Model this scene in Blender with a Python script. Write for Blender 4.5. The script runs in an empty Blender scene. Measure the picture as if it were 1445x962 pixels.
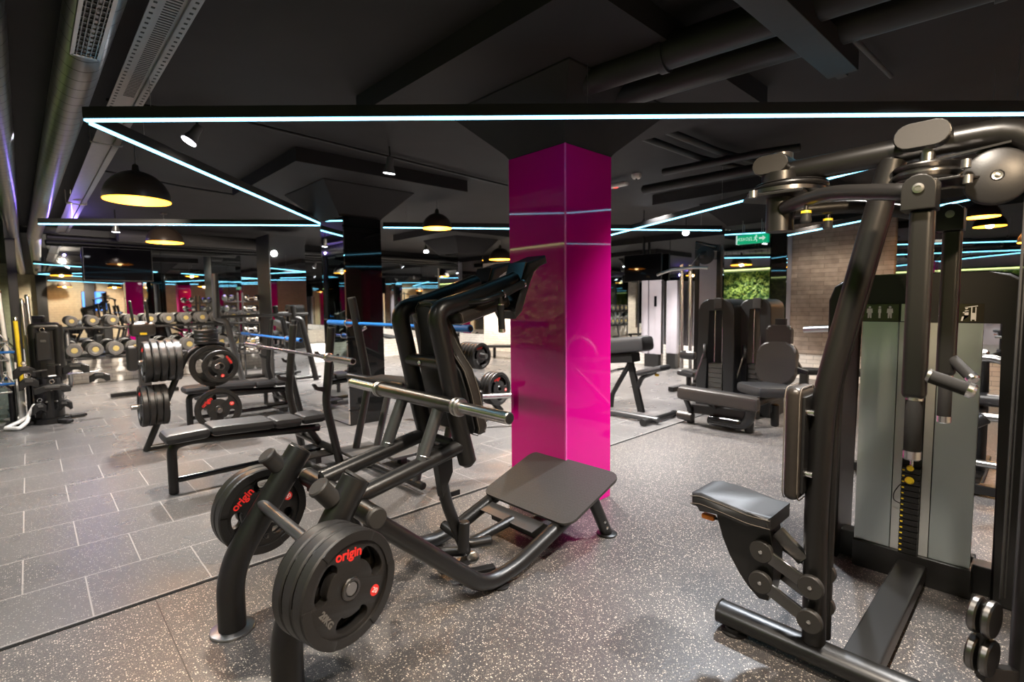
import bpy, bmesh, math, random
from mathutils import Vector, Matrix
random.seed(7)
sc = bpy.context.scene
col = sc.collection
PI = math.pi
V = Vector
# ---------------------------------------------------------------- camera model (focal length in pixels of a 1445x962 frame)
FPX, CX, CY, CAMH = 720.0, 722.5, 481.0, 1.4
RC = Matrix(((0.72586467, 0.05806737, -0.68538213), (-0.68775974, 0.04628478, -0.72446135), (-0.0103448, 0.99723914, 0.07353288)))
CAM = V((0, 0, CAMH))
def ray(x, y): return RC @ V(((x - CX) / FPX, -(y - CY) / FPX, -1))
def PX(x, y, X):
    r = ray(x, y); return CAM + r * (X / r.x)
def PY(x, y, Y):
    r = ray(x, y); return CAM + r * (Y / r.y)
def PZ(x, y, z=0.0):
    r = ray(x, y); return CAM + r * ((z - CAMH) / r.z)

# ---------------------------------------------------------------- materials
M = {}
def nodes(name):
    m = bpy.data.materials.new(name); m.use_nodes = True
    nt = m.node_tree; return m, nt, nt.nodes['Principled BSDF']
def mat(name, colr, rough=0.5, metal=0.0, spec=0.5, var=0.15, scale=30, bump=0.0, coat=0.0, emit=None, es=0.0):
    m, nt, b = nodes(name)
    n = nt.nodes.new('ShaderNodeTexNoise'); n.inputs['Scale'].default_value = scale; n.inputs['Detail'].default_value = 4
    tc = nt.nodes.new('ShaderNodeTexCoord'); nt.links.new(tc.outputs['Object'], n.inputs['Vector'])
    mx = nt.nodes.new('ShaderNodeMix'); mx.data_type = 'RGBA'
    c = V(colr)
    mx.inputs['A'].default_value = (*(c * (1 - var)), 1); mx.inputs['B'].default_value = (*(c * (1 + var)), 1)
    nt.links.new(n.outputs['Fac'], mx.inputs['Factor']); nt.links.new(mx.outputs['Result'], b.inputs['Base Color'])
    b.inputs['Roughness'].default_value = rough; b.inputs['Metallic'].default_value = metal
    b.inputs['Specular IOR Level'].default_value = spec; b.inputs['Coat Weight'].default_value = coat; b.inputs['Coat Roughness'].default_value = 0.05
    if bump:
        bp = nt.nodes.new('ShaderNodeBump'); bp.inputs['Strength'].default_value = bump; bp.inputs['Distance'].default_value = 0.01
        nt.links.new(n.outputs['Fac'], bp.inputs['Height']); nt.links.new(bp.outputs['Normal'], b.inputs['Normal'])
    if emit:
        b.inputs['Emission Color'].default_value = (*emit, 1); b.inputs['Emission Strength'].default_value = es
    M[name] = m; return m

mat('black_paint', (0.0075, 0.0070, 0.0068), 0.34, 0.0, 0.5, 0.1, 300, 0.015)
mat('black_gloss', (0.006, 0.006, 0.0065), 0.18, 0.0, 0.55, 0.1, 200)
mat('grey_paint', (0.085, 0.085, 0.088), 0.33, 0.6, 0.5, 0.1, 100)
mat('black_plastic', (0.011, 0.0105, 0.0105), 0.42, 0, 0.45, 0.15, 200, 0.03)
mat('cap_plastic', (0.026, 0.024, 0.022), 0.5, 0, 0.45, 0.1, 200, 0.02)
mat('rubber', (0.013, 0.012, 0.0115), 0.42, 0, 0.5, 0.2, 120, 0.04)
mat('rubber_grey', (0.055, 0.052, 0.049), 0.5, 0, 0.4, 0.2, 120, 0.03)
mat('pad_vinyl', (0.017, 0.0165, 0.0175), 0.46, 0, 0.55, 0.15, 90, 0.05)
mat('pad_brown', (0.026, 0.021, 0.0175), 0.38, 0, 0.5, 0.15, 90, 0.05)
mat('stitch', (0.13, 0.11, 0.09), 0.6)
mat('chrome', (0.68, 0.67, 0.66), 0.24, 1.0, 0.5, 0.04, 40)
mat('steel', (0.42, 0.41, 0.40), 0.3, 1.0, 0.5, 0.08, 60)
mat('dark_steel', (0.16, 0.155, 0.15), 0.3, 1.0, 0.5, 0.1, 60)
mat('foam', (0.018, 0.0175, 0.0175), 0.75, 0, 0.3, 0.2, 300, 0.08)
mat('red_print', (0.75, 0.03, 0.025), 0.5)
mat('grey_print', (0.12, 0.115, 0.11), 0.5)
mat('white_print', (0.75, 0.75, 0.74), 0.5)
mat('orange_plastic', (0.85, 0.24, 0.02), 0.35)
mat('yellow_plastic', (0.85, 0.62, 0.03), 0.35)
mat('white_plastic', (0.75, 0.74, 0.72), 0.4)
mat('blue_sheen_grip', (0.02, 0.16, 0.55), 0.3)  # LED reflection on chrome bars put into the colour; also blue cable grips
mat('panel_silver', (0.46, 0.52, 0.53), 0.34, 0.75, 0.5, 0.06, 3)
mat('strip_silver', (0.55, 0.56, 0.55), 0.35, 0.6, 0.5, 0.05, 20)
mat('smoke_panel', (0.035, 0.03, 0.022), 0.12, 0, 0.6, 0.1, 30)
mat('shield_grey', (0.38, 0.355, 0.39), 0.42, 0.2, 0.5, 0.12, 4)
mat('screen', (0.006, 0.006, 0.007), 0.04, 0, 0.12, 0.1, 10)
mat('ceiling_black', (0.018, 0.0160, 0.0165), 0.75, 0, 0.3, 0.4, 2.5, 0.15)
mat('pipe_black', (0.013, 0.012, 0.012), 0.5, 0, 0.4, 0.25, 20, 0.05)
mat('duct_zinc', (0.46, 0.45, 0.45), 0.36, 0.9, 0.5, 0.15, 8, 0.02)
mat('seam_dark', (0.02, 0.02, 0.02), 0.7)
mat('foliage_back', (0.03, 0.09, 0.015), .8)
mat('seam_black', (0.004, 0.004, 0.004), 0.8, 0, 0.2)
mat('tray_zinc', (0.30, 0.285, 0.28), 0.42, 0.85, 0.5, 0.1, 12)
mat('lamp_shade', (0.045, 0.032, 0.026), 0.35, 0.2, 0.5, 0.1, 20)
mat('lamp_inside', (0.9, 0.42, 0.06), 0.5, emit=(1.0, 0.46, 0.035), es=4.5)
mat('bulb', (1, 0.85, 0.6), 0.4, emit=(1.0, 0.72, 0.35), es=16)
mat('led', (0.8, 0.95, 1.0), 0.4, emit=(0.20, 0.70, 1.0), es=5.0)
mat('led_housing', (0.012, 0.012, 0.013), 0.45)
mat('spot_glow', (1, 1, 1), 0.4, emit=(0.92, 0.93, 1.0), es=25)
mat('spot_body', (0.30, 0.29, 0.29), 0.35, 0.7)
mat('sign_green', (0.0, 0.32, 0.14), 0.3, emit=(0.0, 0.55, 0.25), es=0.55)
mat('sign_white', (0.7, 0.95, 0.85), 0.3, emit=(0.7, 0.95, 0.85), es=0.6)
mat('indicator_red', (0.9, 0.1, 0.08), 0.3, emit=(1, 0.08, 0.05), es=2)
mat('indicator_white', (0.7, 0.66, 0.62), 0.4)
mat('plant_light', (0.95, 0.9, 0.5), 0.4, emit=(0.80, 0.95, 0.35), es=3)
mat('blue_screen', (.1, .3, .8), .3, emit=(.05, .25, .95), es=2.0)
mat('magenta_trim', (0.80, 0.10, 0.45), 0.2)
mat('gold_mark', (0.32, 0.25, 0.09), 0.35, 0.3)

def duct_mat():
    mat('duct_spiral', (0.25, 0.245, 0.25), 0.30, 0.9, 0.5, 0.15, 8, 0.02)
    m = M['duct_spiral']; nt = m.node_tree; b = nt.nodes['Principled BSDF']
    src = b.inputs['Base Color'].links[0].from_socket
    tc = nt.nodes.new('ShaderNodeTexCoord'); sep = nt.nodes.new('ShaderNodeSeparateXYZ'); nt.links.new(tc.outputs['Object'], sep.inputs[0])
    k = nt.nodes.new('ShaderNodeMath'); k.operation = 'MULTIPLY_ADD'; k.inputs[1].default_value = 0.12; nt.links.new(sep.outputs['X'], k.inputs[0]); nt.links.new(sep.outputs['Y'], k.inputs[2])
    mo = nt.nodes.new('ShaderNodeMath'); mo.operation = 'PINGPONG'; mo.inputs[1].default_value = 0.075; nt.links.new(k.outputs[0], mo.inputs[0])
    lt = nt.nodes.new('ShaderNodeMath'); lt.operation = 'LESS_THAN'; lt.inputs[1].default_value = 0.0055; nt.links.new(mo.outputs[0], lt.inputs[0])
    mx = nt.nodes.new('ShaderNodeMix'); mx.data_type = 'RGBA'; nt.links.new(lt.outputs[0], mx.inputs['Factor']); nt.links.new(src, mx.inputs['A']); mx.inputs['B'].default_value = (.03, .03, .03, 1)
    nt.links.new(mx.outputs['Result'], b.inputs['Base Color'])
    bp = nt.nodes.new('ShaderNodeBump'); bp.inputs['Strength'].default_value = .8; bp.inputs['Distance'].default_value = .004; nt.links.new(lt.outputs[0], bp.inputs['Height']); nt.links.new(bp.outputs['Normal'], b.inputs['Normal'])
duct_mat()
def mirror(name, tint, rough=0.015):
    m, nt, b = nodes(name)
    b.inputs['Base Color'].default_value = (*tint, 1); b.inputs['Metallic'].default_value = 1; b.inputs['Roughness'].default_value = rough
    n = nt.nodes.new('ShaderNodeTexNoise'); n.inputs['Scale'].default_value = 0.7
    tc = nt.nodes.new('ShaderNodeTexCoord'); nt.links.new(tc.outputs['Object'], n.inputs['Vector'])
    bp = nt.nodes.new('ShaderNodeBump'); bp.inputs['Strength'].default_value = 0.012; bp.inputs['Distance'].default_value = 0.05
    nt.links.new(n.outputs['Fac'], bp.inputs['Height']); nt.links.new(bp.outputs['Normal'], b.inputs['Normal'])
    M[name] = m
mirror('mirror', (0.80, 0.82, 0.82))
mirror('mirror_green', (0.26, 0.34, 0.33))

def glossy_glass(name, colr, rough=0.04, coat=1.0, spec=0.5):
    m, nt, b = nodes(name)
    n = nt.nodes.new('ShaderNodeTexNoise'); n.inputs['Scale'].default_value = 1.2
    mx = nt.nodes.new('ShaderNodeMix'); mx.data_type = 'RGBA'
    c = V(colr); mx.inputs['A'].default_value = (*(c * .97), 1); mx.inputs['B'].default_value = (*(c * 1.03), 1)
    nt.links.new(n.outputs['Fac'], mx.inputs['Factor']); nt.links.new(mx.outputs['Result'], b.inputs['Base Color'])
    b.inputs['Roughness'].default_value = rough; b.inputs['Specular IOR Level'].default_value = spec
    M[name] = m
glossy_glass('pink_glass', (0.56, 0.003, 0.21), 0.03, spec=0.6)
glossy_glass('black_glass', (0.006, 0.006, 0.006), 0.03, spec=0.5)

def floor_mats():
    # shared fleck recipe: small cells of a voronoi, a share of them light
    def flecks(nt, scale, share, pos):
        v = nt.nodes.new('ShaderNodeTexVoronoi'); v.inputs['Scale'].default_value = scale; nt.links.new(pos, v.inputs['Vector'])
        sep = nt.nodes.new('ShaderNodeSeparateColor'); nt.links.new(v.outputs['Color'], sep.inputs['Color'])
        lt = nt.nodes.new('ShaderNodeMath'); lt.operation = 'LESS_THAN'; lt.inputs[1].default_value = share
        nt.links.new(sep.outputs['Red'], lt.inputs[0])
        d = nt.nodes.new('ShaderNodeMath'); d.operation = 'LESS_THAN'; d.inputs[1].default_value = 0.36
        nt.links.new(v.outputs['Distance'], d.inputs[0])
        mu = nt.nodes.new('ShaderNodeMath'); mu.operation = 'MULTIPLY'
        nt.links.new(lt.outputs[0], mu.inputs[0]); nt.links.new(d.outputs[0], mu.inputs[1]); return mu.outputs[0]
    def mixc(nt, fac, a, b):
        mx = nt.nodes.new('ShaderNodeMix'); mx.data_type = 'RGBA'
        for s, v in (('A', a), ('B', b)):
            if isinstance(v, tuple): mx.inputs[s].default_value = (*v, 1)
            else: nt.links.new(v, mx.inputs[s])
        nt.links.new(fac, mx.inputs['Factor']); return mx.outputs['Result']
    for name, base, fl, share, rough in (('floor_near', (0.060, 0.056, 0.056), (0.50, 0.44, 0.37), 0.27, 0.37),
                                         ('floor_tiles', (0.100, 0.096, 0.096), (0.36, 0.33, 0.30), 0.20, 0.28)):
        m, nt, b = nodes(name)
        g = nt.nodes.new('ShaderNodeNewGeometry'); pos = g.outputs['Position']
        n = nt.nodes.new('ShaderNodeTexNoise'); n.inputs['Scale'].default_value = 1.6; n.inputs['Detail'].default_value = 5; nt.links.new(pos, n.inputs['Vector'])
        c0 = V(base)
        basec = mixc(nt, n.outputs['Fac'], tuple(c0 * .75), tuple(c0 * 1.25))
        f1 = flecks(nt, 125, share, pos); f2 = flecks(nt, 250, share * 1.1, pos)
        c = mixc(nt, f2, basec, tuple(V(fl) * .6)); c = mixc(nt, f1, c, fl)
        sep = nt.nodes.new('ShaderNodeSeparateXYZ'); nt.links.new(pos, sep.inputs[0])
        if name == 'floor_tiles':
            br = nt.nodes.new('ShaderNodeTexBrick'); br.offset = 0.5; br.inputs['Scale'].default_value = 1
            br.inputs['Brick Width'].default_value = 0.475; br.inputs['Row Height'].default_value = 0.475; br.inputs['Mortar Size'].default_value = 0.004
            br.inputs['Mortar Smooth'].default_value = 0.3
            mp = nt.nodes.new('ShaderNodeMapping'); mp.inputs['Location'].default_value = (0.10, -2.935 + 0.475 * 10, 0); nt.links.new(pos, mp.inputs['Vector'])
            nt.links.new(mp.outputs[0], br.inputs['Vector'])
            c = mixc(nt, br.outputs['Fac'], c, (0.30, 0.28, 0.27))
            hgt = br.outputs['Fac']
        else:
            ad = nt.nodes.new('ShaderNodeMath'); ad.operation = 'ADD'; ad.inputs[1].default_value = 28.5 - 0.362; nt.links.new(sep.outputs['X'], ad.inputs[0])
            mo = nt.nodes.new('ShaderNodeMath'); mo.operation = 'MODULO'; mo.inputs[1].default_value = 2.85; nt.links.new(ad.outputs[0], mo.inputs[0])
            lt = nt.nodes.new('ShaderNodeMath'); lt.operation = 'LESS_THAN'; lt.inputs[1].default_value = 0.006; nt.links.new(mo.outputs[0], lt.inputs[0])
            c = mixc(nt, lt.outputs[0], c, (0.012, 0.011, 0.011)); hgt = lt.outputs[0]
        nt.links.new(c, b.inputs['Base Color'])
        n2 = nt.nodes.new('ShaderNodeTexNoise'); n2.inputs['Scale'].default_value = 130; nt.links.new(pos, n2.inputs['Vector'])
        bp = nt.nodes.new('ShaderNodeBump'); bp.inputs['Strength'].default_value = 0.25; bp.inputs['Distance'].default_value = 0.004
        nt.links.new(n2.outputs['Fac'], bp.inputs['Height'])
        bp2 = nt.nodes.new('ShaderNodeBump'); bp2.inputs['Strength'].default_value = 0.4; bp2.inputs['Distance'].default_value = 0.003; bp2.invert = True
        nt.links.new(hgt, bp2.inputs['Height']); nt.links.new(bp.outputs['Normal'], bp2.inputs['Normal'])
        nt.links.new(bp2.outputs['Normal'], b.inputs['Normal'])
        n3 = nt.nodes.new('ShaderNodeTexNoise'); n3.inputs['Scale'].default_value = 2.3; nt.links.new(pos, n3.inputs['Vector'])
        mr = nt.nodes.new('ShaderNodeMapRange'); mr.inputs['To Min'].default_value = rough - .05; mr.inputs['To Max'].default_value = rough + .06
        nt.links.new(n3.outputs['Fac'], mr.inputs['Value']); nt.links.new(mr.outputs[0], b.inputs['Roughness'])
        b.inputs['Specular IOR Level'].default_value = 0.55
        M[name] = m
floor_mats()

def brick_mat(name, c1, c2, mortar, w, h, rough=0.8, axis='X', bump=0.6):
    m, nt, b = nodes(name)
    g = nt.nodes.new('ShaderNodeNewGeometry'); sep = nt.nodes.new('ShaderNodeSeparateXYZ'); nt.links.new(g.outputs['Position'], sep.inputs[0])
    cb = nt.nodes.new('ShaderNodeCombineXYZ')
    nt.links.new(sep.outputs[axis], cb.inputs[0]); nt.links.new(sep.outputs['Z'], cb.inputs[1])
    br = nt.nodes.new('ShaderNodeTexBrick'); br.inputs['Scale'].default_value = 1; br.inputs['Brick Width'].default_value = w; br.inputs['Row Height'].default_value = h
    br.inputs['Mortar Size'].default_value = 0.004; br.inputs['Color1'].default_value = (*c1, 1); br.inputs['Color2'].default_value = (*c2, 1); br.inputs['Mortar'].default_value = (*mortar, 1)
    nt.links.new(cb.outputs[0], br.inputs['Vector'])
    n = nt.nodes.new('ShaderNodeTexNoise'); n.inputs['Scale'].default_value = 9; n.inputs['Detail'].default_value = 6; nt.links.new(g.outputs['Position'], n.inputs['Vector'])
    mx = nt.nodes.new('ShaderNodeMix'); mx.data_type = 'RGBA'; mx.blend_type = 'MULTIPLY'; mx.inputs['Factor'].default_value = 0.6 if 'tan' in name else 0.3
    nt.links.new(br.outputs['Color'], mx.inputs['A']); nt.links.new(n.outputs['Fac'], mx.inputs['B'])
    nt.links.new(mx.outputs['Result'], b.inputs['Base Color'])
    bp = nt.nodes.new('ShaderNodeBump'); bp.inputs['Strength'].default_value = bump; bp.inputs['Distance'].default_value = 0.02
    nt.links.new(n.outputs['Fac'], bp.inputs['Height']); nt.links.new(bp.outputs['Normal'], b.inputs['Normal'])
    b.inputs['Roughness'].default_value = rough; M[name] = m
brick_mat('stone_tan', (0.62, 0.50, 0.41), (0.44, 0.35, 0.29), (0.30, 0.24, 0.20), 0.42, 0.075, axis='Y')
brick_mat('stone_white_y', (0.95, 0.88, 0.80), (0.80, 0.74, 0.68), (0.45, 0.42, 0.39), 0.22, 0.07, axis='Y')
brick_mat('stone_white_x', (0.95, 0.90, 0.84), (0.82, 0.78, 0.72), (0.5, 0.47, 0.44), 0.22, 0.07, axis='X')
brick_mat('stone_warm_x', (0.98, 0.86, 0.62), (0.9, 0.78, 0.55), (0.6, 0.5, 0.36), 0.34, 0.11, axis='X')

def foliage_mat():
    m, nt, b = nodes('foliage')
    g = nt.nodes.new('ShaderNodeNewGeometry')
    n = nt.nodes.new('ShaderNodeTexNoise'); n.inputs['Scale'].default_value = 5; n.inputs['Detail'].default_value = 6; nt.links.new(g.outputs['Position'], n.inputs['Vector'])
    cr = nt.nodes.new('ShaderNodeValToRGB')
    e = cr.color_ramp.elements; e[0].position = .3; e[0].color = (0.03, 0.10, 0.015, 1); e[1].position = .68; e[1].color = (0.42, 0.60, 0.12, 1)
    nt.links.new(n.outputs['Fac'], cr.inputs[0]); nt.links.new(cr.outputs[0], b.inputs['Base Color']); b.inputs['Roughness'].default_value = .5
    M['foliage'] = m
foliage_mat()

def tread_mat():
    m, nt, b = nodes('tread_rubber')
    g = nt.nodes.new('ShaderNodeNewGeometry')
    mp = nt.nodes.new('ShaderNodeMapping'); mp.inputs['Rotation'].default_value = (0, 0, PI / 4); nt.links.new(g.outputs['Position'], mp.inputs['Vector'])
    br = nt.nodes.new('ShaderNodeTexBrick'); br.inputs['Scale'].default_value = 1; br.inputs['Brick Width'].default_value = 0.034; br.inputs['Row Height'].default_value = 0.013
    br.inputs['Mortar Size'].default_value = 0.0022; br.offset = .5; nt.links.new(mp.outputs[0], br.inputs['Vector'])
    n = nt.nodes.new('ShaderNodeTexNoise'); n.inputs['Scale'].default_value = 160; nt.links.new(g.outputs['Position'], n.inputs['Vector'])
    mx = nt.nodes.new('ShaderNodeMix'); mx.data_type = 'RGBA'; mx.inputs['A'].default_value = (0.022, 0.0205, 0.019, 1); mx.inputs['B'].default_value = (0.045, 0.042, 0.039, 1)
    nt.links.new(n.outputs['Fac'], mx.inputs['Factor']); nt.links.new(mx.outputs['Result'], b.inputs['Base Color'])
    bp = nt.nodes.new('ShaderNodeBump'); bp.invert = True; bp.inputs['Strength'].default_value = 1.0; bp.inputs['Distance'].default_value = 0.008
    nt.links.new(br.outputs['Fac'], bp.inputs['Height']); nt.links.new(bp.outputs['Normal'], b.inputs['Normal'])
    b.inputs['Roughness'].default_value = .5; M['tread_rubber'] = m
tread_mat()

# ---------------------------------------------------------------- mesh builder
def frame_of(d, up=None):
    d = d.normalized(); up = V((0, 0, 1)) if up is None else V(up)
    if abs(d.dot(up)) > .98: up = V((0, 1, 0))
    x = up.cross(d).normalized(); return x, d.cross(x).normalized()
class MB:
    def __init__(s): s.bm = bmesh.new(); s.bv = False; s.mats = []
    def _face(s, vs):
        try: s.bm.faces.new(vs)
        except ValueError: pass
    def rings(s, rings, closed_ends=True):
        vr = [[s.bm.verts.new(p) for p in r] for r in rings]
        n = len(vr[0])
        for a, b in zip(vr, vr[1:]):
            for i in range(n): s._face((a[i], a[(i + 1) % n], b[(i + 1) % n], b[i]))
        if closed_ends: s._face(vr[0][::-1]); s._face(vr[-1])
        return s
    def tube(s, pts, r, fil=0.0, seg=14, ry=None, up=None, cap=0.25, nf=6):
        pts = [V(p) for p in pts]; path = [pts[0]]
        for i in range(1, len(pts) - 1):
            a, b, c = pts[i - 1], pts[i], pts[i + 1]
            f = fil if not isinstance(fil, (list, tuple)) else fil[i - 1]
            if f <= 0: path.append(b); continue
            u, w = (a - b).normalized(), (c - b).normalized()
            t = min(f, (a - b).length * .48, (c - b).length * .48)
            p0, p1 = b + u * t, b + w * t
            for k in range(nf + 1):
                q = k / nf; path.append(p0 * (1 - q) ** 2 + b * 2 * q * (1 - q) + p1 * q * q)
        path.append(pts[-1]); ry = r if ry is None else ry
        rings = []; x = None
        for i, p in enumerate(path):
            d = (path[min(i + 1, len(path) - 1)] - path[max(i - 1, 0)])
            if d.length < 1e-9: continue
            d.normalize()
            if x is None: x, y = frame_of(d, up)
            else:
                x = (x - d * x.dot(d)).normalized(); y = d.cross(x).normalized()
            ring = lambda k, o: [p + o + x * (math.cos(a) * r * k) + y * (math.sin(a) * ry * k) for a in (2 * PI * j / seg for j in range(seg))]
            e = min(r, ry) * cap
            if i == 0 and cap: rings.append([q for q in ring(1 - cap, V())]); rings.append(ring(1, d * e)); continue
            if i == len(path) - 1 and cap: rings.append(ring(1, -d * e)); rings.append(ring(1 - cap, V())); continue
            rings.append(ring(1, V()))
        return s.rings(rings)
    def lathe(s, prof, o, ax=(0, 0, 1), seg=28, caps=True):
        o = V(o); d = V(ax).normalized(); x, y = frame_of(d)
        return s.rings([[o + d * h + (x * math.cos(a) + y * math.sin(a)) * max(r, 1e-4) for a in (2 * PI * j / seg for j in range(seg))] for r, h in prof], caps)
    def cyl(s, p0, p1, r, r2=None, seg=24, bev=0.0):
        p0, p1 = V(p0), V(p1); L = (p1 - p0).length; r2 = r if r2 is None else r2
        pr = [(r - bev, 0), (r, bev), (r2, L - bev), (r2 - bev, L)] if bev else [(r, 0), (r2, L)]
        return s.lathe(pr, p0, p1 - p0, seg)
    def ring_(s, o, ax, R, r, seg=32, k=8):
        o = V(o); d = V(ax).normalized(); x, y = frame_of(d); vs = []
        for i in range(seg):
            a = 2 * PI * i / seg; u = x * math.cos(a) + y * math.sin(a)
            vs.append([s.bm.verts.new(o + u * (R + r * math.cos(b)) + d * (r * math.sin(b))) for b in (2 * PI * j / k for j in range(k))])
        for i in range(seg):
            for j in range(k): s._face((vs[i][j], vs[i][(j + 1) % k], vs[(i + 1) % seg][(j + 1) % k], vs[(i + 1) % seg][j]))
        return s
    def box(s, c, size, bev=0.0, seg=2, rot=None, bz=None):
        c = V(c); mt = Matrix.Translation(c) @ (rot.to_4x4() if rot is not None else Matrix.Identity(4)) @ Matrix.Diagonal((*size, 1))
        g = bmesh.ops.create_cube(s.bm, size=1.0, matrix=mt)
        if bev:
            s.bv = True
            es = list({e for v in g['verts'] for e in v.link_edges})
            bmesh.ops.bevel(s.bm, geom=es, offset=bev, segments=seg, profile=.5, affect='EDGES', clamp_overlap=True)
        return s
    def bar(s, p0, p1, w, h, bev=0.0, up=None):
        p0, p1 = V(p0), V(p1); d = (p1 - p0); x, y = frame_of(d, up)
        return s.box((p0 + p1) / 2, (w, h, d.length), bev, 2, Matrix((x, y, d.normalized())).transposed())
    def prism(s, poly, ext, bev=0.0, seg=2):
        """poly: list of 3D points (planar), ext: extrusion vector"""
        ext = V(ext)
        a = [s.bm.verts.new(V(p)) for p in poly]; b = [s.bm.verts.new(V(p) + ext) for p in poly]; n = len(a)
        fs = [s.bm.faces.new(a[::-1]), s.bm.faces.new(b)]
        for i in range(n): fs.append(s.bm.faces.new((a[i], a[(i + 1) % n], b[(i + 1) % n], b[i])))
        if bev:
            s.bv = True
            es = list({e for f in fs[:2] for e in f.edges})
            bmesh.ops.bevel(s.bm, geom=es, offset=bev, segments=seg, profile=.5, affect='EDGES', clamp_overlap=True)
        return s
    def ball(s, c, r, sc_=(1, 1, 1), seg=16):
        bmesh.ops.create_uvsphere(s.bm, u_segments=seg, v_segments=seg // 2 + 2, radius=r, matrix=Matrix.Translation(V(c)) @ Matrix.Diagonal((*sc_, 1))); return s
    def second(s, m, n0):
        """faces added since index n0 take a second material"""
        s.mats.append(m)
        for f in list(s.bm.faces)[n0:]: f.material_index = len(s.mats)
        return s
    def nf(s): return len(s.bm.faces)
    def build(s, name, m, parent=None, org=None, smooth=True, ang=38):
        off = world_loc(parent) if parent else (V(org) if org is not None else None)
        if off is None:
            pts = [v.co for v in s.bm.verts]; off = V(((min(p.x for p in pts) + max(p.x for p in pts)) / 2, (min(p.y for p in pts) + max(p.y for p in pts)) / 2, min(p.z for p in pts)))
        for v in s.bm.verts: v.co -= off
        bmesh.ops.remove_doubles(s.bm, verts=s.bm.verts, dist=1e-6)
        bmesh.ops.recalc_face_normals(s.bm, faces=s.bm.faces)
        me = bpy.data.meshes.new(name); s.bm.to_mesh(me); s.bm.free()
        if smooth:
            me.shade_smooth()
            me.set_sharp_from_angle(angle=math.radians(ang))
        me.materials.append(M[m] if isinstance(m, str) else m)
        for q in s.mats: me.materials.append(M[q])
        o = bpy.data.objects.new(name, me); col.objects.link(o)
        if s.bv and smooth:
            wn = o.modifiers.new('even_shading', 'WEIGHTED_NORMAL'); wn.keep_sharp = True; wn.weight = 60
        if parent: o.parent = parent
        else: o.location = off
        return o
def world_loc(o):
    p = V(o.location)
    while o.parent: o = o.parent; p = p + V(o.location)
    return p
def tag(o, label=None, cat=None, group=None, kind=None):
    if label: o['label'] = label
    if cat: o['category'] = cat
    if group: o['group'] = group
    if kind: o['kind'] = kind
    return o
def thing(name, label, cat, loc, group=None):
    o = bpy.data.objects.new(name, None); o.empty_display_size = .1; col.objects.link(o); o.location = V(loc)
    return tag(o, label, cat, group)
def kids(o): return [c for c in bpy.data.objects if c.parent == o]
def copy_tree(o, parent=None):
    c = o.copy(); col.objects.link(c); c.parent = parent
    for ch in kids(o): copy_tree(ch, c)
    return c
def dup(o, loc, label, rotz=None, group=None):
    c = copy_tree(o); c.location = V(loc)
    if rotz is not None: c.rotation_euler = (0, 0, rotz)
    c['label'] = label
    if group: c['group'] = group
    return c
def struct(name, mb, m, **k):
    o = mb.build(name, m, None, **k); o['kind'] = 'structure'; return o
def text(name, body, size, mtx, m, parent, ext=0.0008, align='CENTER', bold=0.0):
    """flat lettering; mtx maps text plane (x right, y up, z out) to world"""
    cu = bpy.data.curves.new(name, 'FONT'); cu.body = body; cu.size = size; cu.extrude = ext; cu.align_x = align; cu.align_y = 'CENTER'; cu.offset = bold
    t = bpy.data.objects.new(name, cu); col.objects.link(t)
    bpy.context.view_layer.update()
    me = bpy.data.meshes.new_from_object(t.evaluated_get(bpy.context.evaluated_depsgraph_get()))
    bpy.data.objects.remove(t); bpy.data.curves.remove(cu)
    off = world_loc(parent)
    me.transform(Matrix.Translation(-off) @ mtx)
    me.materials.clear(); me.materials.append(M[m])
    o = bpy.data.objects.new(name, me); col.objects.link(o); o.parent = parent; return o
def basis(o, x, y):
    x, y = V(x).normalized(), V(y).normalized(); z = x.cross(y)
    return Matrix.Translation(V(o)) @ Matrix((x, y, z)).transposed().to_4x4()
def curve_plate(outer, holes, depth, bevel=0.002):
    """flat disc with holes in XY, thickness along Z, returned as a mesh"""
    cu = bpy.data.curves.new('shape', 'CURVE'); cu.dimensions = '2D'; cu.fill_mode = 'BOTH'; cu.extrude = depth / 2; cu.bevel_depth = bevel; cu.bevel_resolution = 1
    for pts in [outer] + holes:
        sp = cu.splines.new('POLY'); sp.points.add(len(pts) - 1); sp.use_cyclic_u = True
        for p, q in zip(sp.points, pts): p.co = (q[0], q[1], 0, 1)
    t = bpy.data.objects.new('shape', cu); col.objects.link(t); bpy.context.view_layer.update()
    me = bpy.data.meshes.new_from_object(t.evaluated_get(bpy.context.evaluated_depsgraph_get()))
    bpy.data.objects.remove(t); bpy.data.curves.remove(cu); return me
def circ(r, n=48, c=(0, 0)): return [(c[0] + r * math.cos(2 * PI * i / n), c[1] + r * math.sin(2 * PI * i / n)) for i in range(n)]
ORD = ['first', 'second', 'third', 'fourth', 'fifth', 'sixth', 'seventh', 'eighth', 'ninth', 'tenth', 'eleventh', 'twelfth', 'thirteenth', 'fourteenth']
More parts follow.
